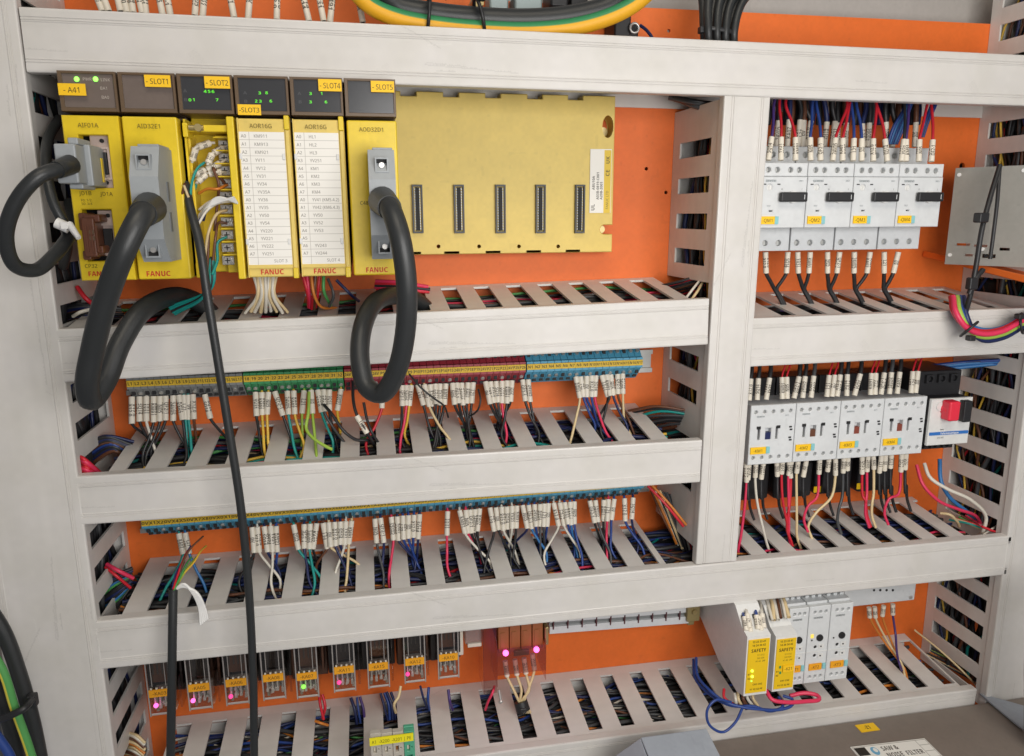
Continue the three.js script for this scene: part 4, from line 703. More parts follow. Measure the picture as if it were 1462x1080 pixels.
  Bk.forEach((u, i) => {
    const c = i % 5 === 3 ? 'brown' : i % 4 === 1 ? 'navy' : 'black', a = P(u, 210, 0.046), b = P(u + rr(-2, 5), 174 + rr(-3, 3), 0.044);
    sleevedWire(`${c === 'navy' ? 'dark blue' : c} wire with wide sleeve, ${ord(i)} from left behind the breaker clamps`, 'sleeved wires on top of the breakers, rear row', c, a, b, [P(u + rr(-3, 5), 155, 0.043), P(u + rr(-6, 6), 120, 0.04)], 0.0021);
  });
  const bl = thing('wire_bundle', 'flat light blue wires hanging between the sleeves above the right breakers', 'wire bundle');
  for (let k = 0; k < 5; k++) obj('wire', tube([P(1268 + k * 3, 206, 0.05), P(1276 + k * 3.5, 182, 0.052), P(1290 + k * 2, 158, 0.052), P(1300 + k * 2, 130, 0.048)], 0.0014, 6), wm(k % 2 ? 'lightblue' : 'blue'), bl);
  const b2 = thing('wire_bundle', 'dark blue wires hanging left of the rightmost sleeve above the breakers', 'wire bundle');
  for (let k = 0; k < 3; k++) obj('wire', tube([P(1314 + k * 2, 196, 0.05), P(1322 + k * 2, 172, 0.052), P(1330 + k * 3, 150, 0.05), P(1336 + k * 3, 126, 0.046)], 0.0013, 6), wm(k % 2 ? 'navy' : 'blue'), b2);
  const dk = thing('wire_bundle', 'black and dark blue wires massed above the rear sleeves', 'wire bundle');
  for (let k = 0; k < 22; k++) { const u = 1098 + k * 10 + rr(-4, 4); obj('wire', tube([P(u, 178, 0.035), P(u + 2, 160, 0.034), P(u + rr(-5, 5), 124, 0.03)], 0.0025, 6), wm(['black', 'navy', 'black', 'brown', 'black'][k % 5]), dk); }
  // outgoing pairs
  [[1093, 1094, 1106], [1125, 1123, 1109], [1139, 1140, 1147], [1157, 1155, 1149], [1181.7, 1181.7, 1184], [1199, 1195, 1186], [1220, 1219.5, 1221], [1242.6, 1238, 1223], [1262.7, 1262.5, 1262], [1283, 1275.7, 1264]].forEach(([u0, u1, ue], i) => {
    const a = P(u0, 360, 0.051), b = P(u1, 390, 0.05);
    sleevedWire(`black wire with white sleeve below the ${['leftmost', 'second', 'third', 'third', 'rightmost'][Math.floor(i / 2)]} breaker clamps, ${ord(i)} from left`, 'sleeved wire pairs below the breakers', 'black', a, b, [P((u1 + ue) / 2, 402, 0.048), P(ue, 413, 0.046), P(ue + 6, 424, 0.046), P(ue + 12, 436, 0.046)], 0.0017);
  });
}
// ------------------------------------------------------------------ contactors
{
  const zf = 0.066, tl = P(1072, 578, zf), tr = P(1325, 568, zf), bl = P(1068, 663, zf), br = P(1316, 649, zf);
  const ya = (tl.y + tr.y) / 2, yb = (bl.y + br.y) / 2, xl = (tl.x + bl.x) / 2, xr = (tr.x + br.x) / 2, w = (xr - xl) / 4;
  const names = ['leftmost white contactor with a blue catch in its window', 'second white contactor from the left with a dark window', 'third white contactor with a brown red window', 'rightmost white contactor with a brown red window beside the breaker'];
  for (let i = 0; i < 4; i++) {
    const x0 = xl + i * w + 0.0003, x1 = xl + (i + 1) * w - 0.0003, t = thing('contactor', names[i], 'contactor', 'four white contactors in a row');
    const hs = [], n = 5; for (let k = 0; k < n; k++) for (const y of [ya - 0.0062, yb + 0.0062]) hs.push({ x: x0 + (k + 0.6) * (x1 - x0) / 5.2, y, r: 0.0022 });
    const ym = (ya + yb) / 2 + 0.001, W = x1 - x0;
    const sl = [{ x0: x0 + 0.17 * W, x1: x0 + 0.245 * W, y0: ym - 0.006, y1: ym + 0.0065 }, { x0: x0 + 0.34 * W, x1: x0 + 0.49 * W, y0: ym - 0.006, y1: ym + 0.0055 }, { x0: x0 + 0.57 * W, x1: x0 + 0.64 * W, y0: ym - 0.006, y1: ym + 0.0065 }];
    obj('front_face', plate(x0, x1, yb, ya, zf - 0.005, zf, [...hs, ...sl], 0.0005), M.cool, t);
    obj('body', [box(x0 + 0.0002, x1 - 0.0002, yb + 0.0006, ya - 0.0006, 0.03, zf - 0.0052, 0.0005)], M.cool, t);
    obj('rear_body', [box(x0 + 0.0002, x1 - 0.0002, yb - 0.012, ya + 0.016, 0.007, 0.0298, 0.001), box(x0 + 0.0014 + i * 0.0004, x1 - 0.0018, yb - 0.047, yb - 0.0122, 0.007, 0.034 + (i % 2) * 0.002, 0.003, 2), box(x0 + 0.006, x0 + 0.013, yb - 0.044, yb - 0.018, 0.036, 0.040, 0.0015)], M.black, t);
    obj('clamp_screw', hs.map((h) => disc(h.x, h.y, zf - 0.005, zf - 0.0036, 0.0019)), M.zinc, t).userData.kind = 'stuff';
    obj('guide_slot', [box(sl[0].x0, sl[0].x1, sl[0].y0, sl[0].y1, zf - 0.0051, zf - 0.0035), box(sl[0].x0 - 0.001, sl[0].x1 - 0.0005, sl[0].y1 - 0.002, sl[0].y1 + 0.0006, zf, zf + 0.0005)], M.deep, t);
    obj('guide_slot', [box(sl[2].x0, sl[2].x1, sl[2].y0, sl[2].y1, zf - 0.0051, zf - 0.0035), box(sl[2].x0 + 0.0008, sl[2].x1 + 0.0012, sl[2].y1 - 0.002, sl[2].y1 + 0.0006, zf, zf + 0.0005)], M.deep, t);
    obj('armature', [box(sl[1].x0 + 0.0003, sl[1].x1 - 0.0003, sl[1].y0, ym + 0.0008, zf - 0.0051, zf - 0.001)], i === 0 ? wm('navy') : i === 1 ? wm('brown') : std([0.22, 0.05, 0.03], 0.5), t);
    brandText('SIEMENS', x0 + 0.22 * W, ya - 0.0101, zf + 0.0003, 0.0018, t); lettering('3RT1', x0 + 0.8 * W, ya - 0.0101, zf + 0.0003, 0.0016, t, '#8a9295');
    obj('vent_mark', [0.0045, 0.0020, -0.0052, -0.0075].map((d, k) => box(x0 + (0.87 + (k % 2) * 0.015) * W, x0 + (0.93 + (k % 2) * 0.015) * W, ym + d, ym + d + 0.0014, zf + 0.0001, zf + 0.0004)), M.deep, t).userData.kind = 'stuff';
    labelTag('-KM' + (i + 1), x0 + 0.2 * W, yb + 0.0132, zf + 0.0003, W * 0.34, 0.0062, t);
    obj('teal_cap', box(x0 + 0.38 * W, x0 + 0.46 * W, yb + 0.0102, yb + 0.0164, zf + 0.0002, zf + 0.0012, 0.0003), M.teal, t);
    if (i > 1) obj('warning_sticker', box(x0 - 0.001 + (i - 2) * 0.002, x0 + 0.0062, yb - 0.043, yb - 0.037, 0.0365, 0.037), M.yellowTag, t);
  }
  rail('metal mounting rail behind the contactors and the red knob breaker', 1064, 1390, (u) => 622 - (u - 1070) * 0.045, 0.006);
  const U = [[1072, 1069.7, 'black'], [1083, 1081, 'black'], [1099, 1094, 'black'], [1116.5, 1117, 'red'], [1123.4, 1124, 'red'], [1141, 1133.7, 'black'], [1149.7, 1146, 'black'], [1162, 1158, 'grey'], [1184, 1180.5, 'red'], [1192, 1188, 'red'], [1200, 1195.3, 'black'], [1210, 1209, 'black'], [1228.5, 1220, 'black'], [1244.5, 1243, 'red'], [1250.7, 1249.4, 'red'], [1263, 1258, 'black'], [1273, 1270, 'grey'], [1285, 1281, 'black'], [1303.6, 1301, 'red'], [1311, 1307.3, 'red']];
  U.forEach(([u0, u1, c], i) => {
    const vb = 572 - (u1 - 1068) * 0.045, a = P(u1, vb, 0.061), b = P(u0, vb - 31, 0.057);
    sleevedWire(`${c} wire with white sleeve, ${ord(i)} from left on top of the contactors`, 'sleeved wires on top of the contactors', c, a, b, [P(u0 + (c === 'red' ? 5 : 2), vb - 48, 0.052), P(u0 + (c === 'red' ? 10 : rr(-4, 4)), vb - 68, 0.045)], c === 'red' ? 0.0009 : 0.0019);
  });
  const D = [[1065, 1066, 'pink', 1054, 788], [1070, 1068, 'black', 1075, 780], [1079.5, 1078.3, 'white', 1095, 776], [1090.6, 1087, 'black', 1092, 776], [1109, 1110, 'black', 1110, 770], [1117.7, 1116, 'red', 1126, 762], [1126, 1129, 'red', 1124, 756], [1131, 1126, 'pink', 1127, 770], [1140, 1137.4, 'cream', 1138, 766], [1152, 1147, 'black', 1150, 770], [1170.7, 1169.4, 'pink', 1148, 742], [1184, 1181.7, 'black', 1175, 748], [1193, 1193, 'cream', 1154, 752], [1205, 1203.9, 'grey', 1196, 745], [1211, 1210, 'black', 1204, 745], [1231, 1231, 'red', 1238, 735], [1239.6, 1238, 'pink', 1236, 736], [1247, 1247.7, 'cream', 1245, 736], [1259, 1255.6, 'black', 1262, 735], [1265, 1263, 'black', 1270, 738], [1273, 1271.6, 'black', 1280, 730], [1287.6, 1286.4, 'pink', 1263, 732], [1294, 1292.5, 'black', 1290, 728]];
  D.forEach(([u0, u1, c, ue, ve], i) => {
    const v0 = 659 - (u0 - 1068) * 0.052, a = P(u0, v0, 0.058), b = P(u1, v0 + 26 - (i % 3) * 3 + (i < 3 ? 3 : 0), 0.056);
    const e = c === 'black' ? P(u1 + 3, v0 + 66, 0.04) : P(ue, ve, 0.06); if (c === 'black') { ve = v0 + 66; ue = u1 + 3; }
    sleevedWire(`${({ white: 'cream white', cream: 'tan', pink: 'pink red' })[c] || c} wire with white sleeve, ${ord(i)} from left below the contactors`, 'sleeved wires below the contactors', c, a, b, [P(u1 * 0.85 + ue * 0.15, 715 - (u1 - 1068) * 0.04, 0.058), P(u1 * 0.3 + ue * 0.7, ve - 20, c === 'black' ? 0.05 : 0.06), e, e.clone().add(V(0.004, -0.012, 0.002))], c === 'black' ? 0.0014 : 0.0013);
  });
}
{ // breaker with the red knob
  const t = thing('motor_breaker', 'black and white breaker with red knob and blue stripe beside the contactors', 'breaker');
  const zf = 0.07, x0 = X(1328, 600, zf), x1 = X(1386, 600, zf), yt = Y(1360, 569, zf), yb = Y(1355, 635, zf), W = x1 - x0;
  obj('base_body', [box(x0 - 0.001, x1 + 0.001, yb - 0.010, yt + 0.022, 0.007, 0.052, 0.0012), box(x0 - 0.0006, x1 + 0.0006, yb + 0.001, yt - 0.001, 0.05, zf - 0.004)], M.black, t);
  obj('clamp_well', [0.2, 0.5, 0.8].map((k) => plate(x0 + k * W - 0.004, x0 + k * W + 0.004, yt + 0.011, yt + 0.019, 0.0523, 0.055, [{ x: x0 + k * W, y: yt + 0.015, r: 0.0028 }])), M.black, t).userData.kind = 'stuff';
  obj('clamp_well', [0.2, 0.5, 0.8].map((k) => plate(x0 + k * W - 0.004, x0 + k * W + 0.004, yb - 0.0085, yb - 0.0015, 0.0523, 0.055, [{ x: x0 + k * W, y: yb - 0.005, r: 0.0026 }])), M.black, t).userData.kind = 'stuff';
  obj('white_face', plate(x0, x1, yb, yt, zf - 0.0038, zf, [{ x0: x0 + 0.28 * W, x1: x0 + 0.4 * W, y0: yb + 0.0135, y1: yb + 0.0155 }], 0.0006), M.white, t);
  obj('dial', [disc(x0 + 0.21 * W, yt - 0.007, zf, zf + 0.0008, 0.0042, 18)], M.white, t);
  obj('stripe', box(x0 + 0.02 * W, x1 - 0.03 * W, yb + 0.0098, yb + 0.0128, zf + 0.0001, zf + 0.0005), std([0.03, 0.16, 0.5], 0.45), t);
  lettering('Telemecanique', x0 + 0.5 * W, yb + 0.0114, zf + 0.0009, 0.0026, t, '#e8ecf2', 'bold', W * 0.8); lettering('GV2 ME', x0 + 0.3 * W, yb + 0.0073, zf + 0.0004, 0.002, t, '#6a6c70');
  const kx = X(1363, 588, zf + 0.01);
  obj('red_knob', [(() => { const g = box(kx - 0.0056, kx + 0.0056, Y(1360, 602, zf + 0.01), Y(1360, 574, zf + 0.01), zf, zf + 0.011, 0.002, 2); return g; })(), cyl(V(kx, Y(1360, 588, zf + 0.01), zf), V(kx, Y(1360, 588, zf + 0.01), zf + 0.006), 0.0065, 0.006, 16)], M.redKnob, t);
  const bx = X(1381.5, 588, zf + 0.006); obj('black_button', box(bx - 0.0042, bx + 0.0042, Y(1380, 603, zf + 0.006), Y(1380, 573, zf + 0.006), zf, zf + 0.007, 0.0012, 2), M.black, t);
}
freeWire('red wire curving from the red knob breaker into the right duct', 'pink', [[1309, 664, 0.05], [1318, 692, 0.06], [1340, 715, 0.066], [1370, 728, 0.066], [1392, 736, 0.06], [1402, 750, 0.05]], 0.0016);
freeWire('cream wire sweeping from the red knob breaker down to the duct end', 'white', [[1320, 662, 0.05], [1328, 682, 0.06], [1352, 698, 0.068], [1386, 714, 0.072], [1408, 738, 0.07], [1404, 758, 0.068], [1398, 764, 0.06]], 0.0017);
freeWire('light blue wire dropping from the red knob breaker behind the cream wire', 'lightblue', [[1342, 656, 0.04], [1344, 688, 0.05], [1356, 710, 0.055], [1380, 730, 0.055], [1396, 742, 0.05]], 0.0019);
freeWire('tan wire arching low in the corner of the right-hand duct', 'cream', [[1343, 733, 0.05], [1356, 735, 0.056], [1366, 744, 0.056], [1370, 752, 0.05]], 0.0014);
bundle('flat strip of light blue wires lying along the top behind the red knob breaker', fan(6, ['navy', 'blue', 'lightblue'], [1318, 524, 0.02], [1370, 518, 0.035], [1440, 512, 0.06], [0, 6, 0], [0, 6, 0], [6, 6, 0]), 0.0017);
bundle('teal, cream and red wires gathering at the right end of the long duct', [...fan(8, ['teal', 'cream', 'red', 'green', 'brown', 'pink'], [1356, 742, 0.04], [1386, 748, 0.055], [1415, 760, 0.06], [30, -8, 0], [20, 4, 0], [6, 6, 0]), ['red', [1402, 752, 0.07], [1424, 760, 0.075], [1452, 754, 0.07]], ['white', [1404, 764, 0.07], [1416, 756, 0.07], [1430, 748, 0.06]]]);

// ------------------------------------------------------------------ steel plate on its orange shelf, at the right edge
{
  const a = P(1366, 236, 0.05), b = P(1352, 361, 0.05), c = P(1475, 240, 0.098), d = P(1475, 398, 0.098);
  const t = thing('steel_plate', 'slotted bare steel plate with corner rivets standing on the orange shelf', 'metal plate');
  const L = Math.hypot(c.x - (a.x + b.x) / 2, c.z - 0.05), yt = (a.y + c.y) / 2, yb = (b.y + d.y) / 2, h = yt - yb;
  t.position.set((a.x + b.x) / 2, yb, 0.05); t.rotation.y = -Math.atan2(c.z - 0.05, c.x - (a.x + b.x) / 2);
  const sl = [[0.15, 0.2, 0.36, 0.225], [0.42, 0.19, 0.62, 0.215], [0.3, 0.09, 0.42, 0.115], [0.56, 0.08, 0.76, 0.12], [0.8, 0.16, 0.95, 0.19]].map(([p, q, r, s]) => ({ x0: p * L * 0.9, x1: r * L * 0.9, y0: q * h, y1: s * h }));
  obj('sheet', [plate(0, L * 1.3, 0, h, 0, 0.0016, sl)], M.satin, t);
  obj('flange', [box(0, L * 1.3, h - 0.0016, h, -0.012, -0.0002), box(0, 0.0016, 0, h - 0.002, -0.012, -0.0002)], M.satin, t);
  for (const [p, q] of [[0.06, 0.93], [0.06, 0.1], [0.9, 0.95], [0.5, 0.17]]) obj('rivet', [disc(p * L, q * h, 0.0016, 0.0026, 0.0016, 10)], M.nylon, t);
  obj('slot_lip', sl.slice(3, 4).map((s) => box(s.x0 + 0.001, s.x1 - 0.001, s.y0 + 0.0008, s.y0 + 0.0022, -0.004, -0.0005)), M.deep, t);
  const s = thing('shelf', 'orange painted shelf edge sloping forward under the steel plate', 'shelf');
  const e0 = P(1318, 361, 0.002), e1 = P(1480, 402, 0.125), dir = e1.clone().sub(e0);
  const q = new THREE.Quaternion().setFromUnitVectors(V(1, 0, 0), dir.clone().normalize());
  obj('shelf_edge', [box(0, dir.length() * 1.2, -0.0035, 0.0022, -0.004, 0, 0.001).applyQuaternion(q).translate(e0.x, e0.y, e0.z), box(0.02, dir.length() * 1.2, -0.0008, 0.0018, -0.05, -0.0042, 0.0006).applyQuaternion(q).translate(e0.x, e0.y, e0.z)], M.orange, s);
}
{ // ties and the bundle they hold
  const t = thing('cable_tie', 'long black cable tie looped over the top of the steel plate', 'cable tie');
  obj('strap', [tube([P(1428, 236, 0.09), P(1412, 290, 0.1), P(1402, 330, 0.104), P(1394, 380, 0.105), P(1385, 425, 0.104), P(1378, 450, 0.1)], 0.0021, 6), tube([P(1428, 236, 0.09), P(1424, 290, 0.098), P(1418, 340, 0.1), P(1414, 370, 0.1)], 0.0016, 6), tube([P(1404, 385, 0.104), P(1392, 400, 0.106), P(1384, 420, 0.105)], 0.0022, 6)], M.black, t);
  obj('tie_head', [box(X(1400, 311, 0.103) - 0.0045, X(1400, 311, 0.103) + 0.0045, Y(1400, 311, 0.103) - 0.004, Y(1400, 311, 0.103) + 0.004, 0.1, 0.108, 0.0012), box(X(1388, 405, 0.106) - 0.004, X(1388, 405, 0.106) + 0.004, Y(1388, 405, 0.106) - 0.005, Y(1388, 405, 0.106) + 0.005, 0.103, 0.109, 0.0012)], M.black, t);
  const c = thing('wire_bundle', 'tied loop of thick red, yellow green and blue wires hanging over the right duct', 'wire bundle');
  const path = [[1362, 424, 0.09], [1366, 446, 0.104], [1380, 468, 0.108], [1402, 478, 0.108], [1432, 474, 0.108], [1462, 458, 0.106], [1490, 448, 0.1]];
  [['red', 0, -4, 0], ['pink', 0, -1, 3], ['lime', 1, 3, 0], ['blue', 2, 5, -3], ['navy', 3, 8, -2], ['lightblue', 4, -6, -4]].forEach(([k, du, dv, dz]) => obj('wire', tube(path.map(([u, v, z], j) => P(u + du * (1 - j * 0.2) * 2.2 + (j < 3 ? dv * 0.9 : 0), v + (j < 2 ? 0 : dv), z + dz * 0.001)), 0.0023, 8), wm(k), c));
  [[1384, 470], [1460, 462]].forEach(([u, v], i) => {
    const k = thing('cable_tie', i ? 'small black cable tie at the right edge round the coloured wire loop' : 'small black cable tie under the coloured wire loop at its left bend', 'cable tie');
    const p = P(u, v, 0.108);
    obj('strap', [new THREE.TorusGeometry(0.0085, 0.0011, 6, 20).rotateY(i ? 0.7 : 1.0).rotateZ(i ? 0.3 : -0.9).translate(p.x, p.y, p.z)], M.black, k);
    const hp = P(u + (i ? -4 : 2), v + (i ? -10 : 13), 0.114); obj('tie_head', box(hp.x - 0.0028, hp.x + 0.0028, hp.y - 0.0022, hp.y + 0.0022, hp.z - 0.003, hp.z + 0.003, 0.0008), M.black, k);
  });
  const dk = thing('cable_gland', 'dark cable block in the corner under the orange shelf', 'cable block');
  const p0 = P(1408, 440, 0.02), p1 = P(1470, 398, 0.02); obj('block', [box(p0.x, p1.x, p0.y, p1.y, 0.0, 0.04, 0.004, 2)], M.deep, dk); obj('block_rim', [box(p0.x - 0.002, p1.x, p1.y - 0.004, p1.y, 0.0402, 0.042, 0.0008)], M.black, dk);
}

// ------------------------------------------------------------------ clear relays in the bottom bay
{
  const R = [[228, 989, '-KA03', 'pink'], [284, 981, '-KA05', 'pink'], [337, 974, '-KA06', 'dim'], [390, 967, '-KA08', ''], [438, 965, '-KA07', 'green'], [491, 956, '-KA11', 'dim'], [540, 951, '-KA15', ''], [592, 944, '-KA12', 'dim'], [640, 938, '-KA10', '']];
  const led = { 228: [222, 1009], 284: [275, 1002], 337: [329, 996], 438: [433, 982], 491: [484, 976], 592: [582, 964] };
  const place = ['leftmost clear relay with a pink light beside the upright left duct', 'clear relay with a pink light just right of the cut cable', 'clear relay with a reddish light left of the long hanging cable', 'unlit clear relay just right of the long hanging cable', 'clear relay with the green light', 'clear relay with a dim pink light right of the green one', 'unlit clear relay between two relays with pink lights', 'clear relay with a dim pink light and a cream wire below', 'rightmost unlit clear relay with an orange tag'];
  const zf = 0.062, darkCap = std([0.035, 0.03, 0.028], 0.3), coil = std([0.11, 0.055, 0.035], 0.35), fog = new THREE.MeshPhysicalMaterial({ color: lin(0.9, 0.88, 0.86), transmission: 1, thickness: 0, roughness: 0.06, ior: 1.49 }), silver = std([0.70, 0.69, 0.67], 0.35, { metalness: 0.25 });
  R.forEach(([u, v, txt, lit], i) => {
    const x = X(u, v, zf), y = Y(u, v, zf), w = 0.0175, t = thing('relay', place[i], 'relay', 'clear plug-in relays in the bottom bay');
    const y0 = y - 0.021, y1 = y + 0.046;
    obj('socket', [box(x - w * 0.84, x + w * 0.84, y - 0.022 - (i % 3) * 0.001, y1, 0.0062, 0.0275 + (i % 2) * 0.0012, 0.001), box(x - w * 0.8, x - w * 0.52, y - 0.014, y1, 0.0288, 0.044, 0.0008), box(x + w * 0.62, x + w * 0.74, y - 0.010, y1, 0.0288, 0.042, 0.0008), box(x - w / 2 + 0.001, x + w / 2 - 0.001, y0 + 0.004, y - 0.004, 0.0282, 0.034)], i % 3 === 1 ? coil : darkCap, t);
    obj('relay_block', [box(x - w / 2 + 0.0015, x + w / 2 - 0.0015, y + 0.004, y1, 0.0285, 0.054, 0.0008)], i % 2 ? darkCap : coil, t);
    for (let k = 0; k < 4; k++) obj('contact_blade', box(x - 0.0062 + k * 0.0036, x - 0.0052 + k * 0.0036, y + 0.012, y1 - 0.002, 0.0543, 0.0549), std([0.10, 0.09, 0.08], 0.4, { metalness: 0.5 }), t);
    // clear front: two cheeks, a sloping lip and the front window
    obj('clear_cover', [box(x - w / 2 - 0.0006, x - w / 2 - 0.0001, y0, y1, 0.0295, zf), box(x + w / 2 + 0.0001, x + w / 2 + 0.0006, y0, y1, 0.0295, zf), box(x - w / 2, x + w / 2, y0, y1, zf - 0.0008, zf - 0.0003), box(x - w / 2, x + w / 2, y0, y0 + 0.0006, 0.036, zf - 0.001)], fog, t);
    for (const s of [-1, 1]) obj('edge_highlight', [box(x + s * w / 2 - 0.0005, x + s * w / 2 + 0.0005, y0, y1, zf + 0.0001, zf + 0.0007), box(x + s * (w / 2 - 0.0035) - 0.0003, x + s * (w / 2 - 0.0035) + 0.0003, y + 0.006, y1, zf + 0.0001, zf + 0.0005)], std([0.34, 0.31, 0.29], 0.25), t);  // thin pale rods added as painted highlights along the clear case edges
    obj('front_lip', box(x - w / 2 + 0.0006, x + w / 2 - 0.0006, y0 + 0.0008, y0 + 0.0026, zf - 0.0002, zf + 0.0008, 0.0004), std([0.42, 0.38, 0.36], 0.25), t);
    const ribs = []; for (let k = 0; k < 9; k++) { const gx = x + rr(-0.0066, 0.0066), gy = y - rr(0.006, 0.0185), a = rr(0.0005, 0.0011); ribs.push(box(gx - a, gx + a, gy - rr(0.0005, 0.0013), gy + rr(0.0005, 0.0013), 0.0512, 0.055 + k * 0.0003, 0.0003)); }
    for (let k = 0; k < 4; k++) { const rx = x - 0.0062 + k * 0.0041; ribs.push(box(rx - 0.0006, rx + 0.0006, y - 0.0165, y - 0.005, 0.050, 0.0565, 0.0003), box(rx - 0.0011, rx + 0.0011, y - 0.0165 - (k % 2) * 0.0015, y - 0.0135, 0.0495, 0.0575, 0.0004)); }
    obj('terminal_clips', ribs, silver, t).userData.kind = 'stuff';
    obj('chassis', [box(x - w / 2 + 0.001, x + w / 2 - 0.001, y - 0.018, y - 0.004, 0.044, 0.0475, 0.0006)], std([0.40, 0.36, 0.34], 0.45), t);
    obj('clip_screw', [disc(x + 0.001, y - 0.0135, 0.0478, 0.052, 0.0018, 9), disc(x + 0.0052, y - 0.0148, 0.0478, 0.052, 0.0015, 9)], M.steel, t).userData.kind = 'stuff';
    for (const s of [-1, 1]) obj('foot', [box(x + s * (w / 2 - 0.002) - 0.0012, x + s * (w / 2 - 0.002) + 0.0012, y0 - 0.0045, y0 + 0.0002, 0.044, 0.05, 0.0006)], M.cream, t);
    if (i !== 4 && i !== 8) obj('side_latch', [box(x + w / 2 + 0.0022, x + w / 2 + 0.0042, y0 - 0.003, y + 0.004, 0.03, 0.05, 0.0005)], fog, t);
    labelTag(txt, x, y, zf + 0.0004, 0.0162, 0.0066, t, 'label_tag', '#eda41c', '#4a2c10');
    obj('tag_holder', [0, 1, 2, 3].map((k) => box(x - 0.0070 + k * 0.0042, x - 0.0054 + k * 0.0042, y + 0.0034, y + 0.0048, zf - 0.0002, zf + 0.0012, 0.0003)), M.cream, t).userData.kind = 'stuff';
    if (lit) { const [lu, lv] = led[u], p = P(lu, lv, 0.0602); obj('led', new THREE.SphereGeometry(0.0019, 12, 8).translate(p.x, p.y, 0.0592), lit === 'green' ? M.ledGreen : lit === 'dim' ? M.ledPinkDim : M.ledPink, t); }
  });
  freeWire('cream wire dropping between the two rightmost pink lit relays', 'cream', [[572, 980, 0.05], [569, 995, 0.054], [563, 1005, 0.056], [565, 1018, 0.05]], 0.0013);
  bundle('dark blue wires dropping under the right relays into the bottom duct', [['navy', [600, 980, 0.05], [604, 996, 0.052], [610, 1012, 0.045]], ['blue', [612, 982, 0.05], [611, 998, 0.053], [613, 1014, 0.045]], ['violet', [640, 985, 0.045], [642, 1002, 0.05], [646, 1014, 0.042]]]);
  bundle('dark blue wires filling the two slots under the middle clear relays', [...fan(3, ['navy', 'blue', 'violet'], [502, 996, 0.02], [506, 1012, 0.026], [510, 1034, 0.03], [12, -1, 0], [12, -1, 0], [10, -1, 0]), ...fan(4, ['navy', 'blue', 'navy'], [542, 990, 0.02], [549, 1006, 0.026], [553, 1030, 0.03], [16, -1, 0], [15, -1, 0], [12, -1, 0])], 0.0013);
  bundle('red and orange wires in the slot under the green lit relay', [['red', [455, 990, 0.04], [457, 1006, 0.047], [462, 1028, 0.05]], ['orange', [450, 1030, 0.05], [458, 1033, 0.054], [468, 1036, 0.05]], ['red', [460, 992, 0.04], [464, 1010, 0.045], [460, 1026, 0.045]]], 0.0012);
  bundle('cream and tan wires sticking out at the left end of the bottom duct', fan(10, ['cream', 'white', 'brown', 'cream', 'orange'], [184, 1046, 0.05], [196, 1050, 0.058], [206, 1062, 0.06], [-8, 34, 0], [-6, 34, 0], [0, 30, 0]), 0.0014);
}
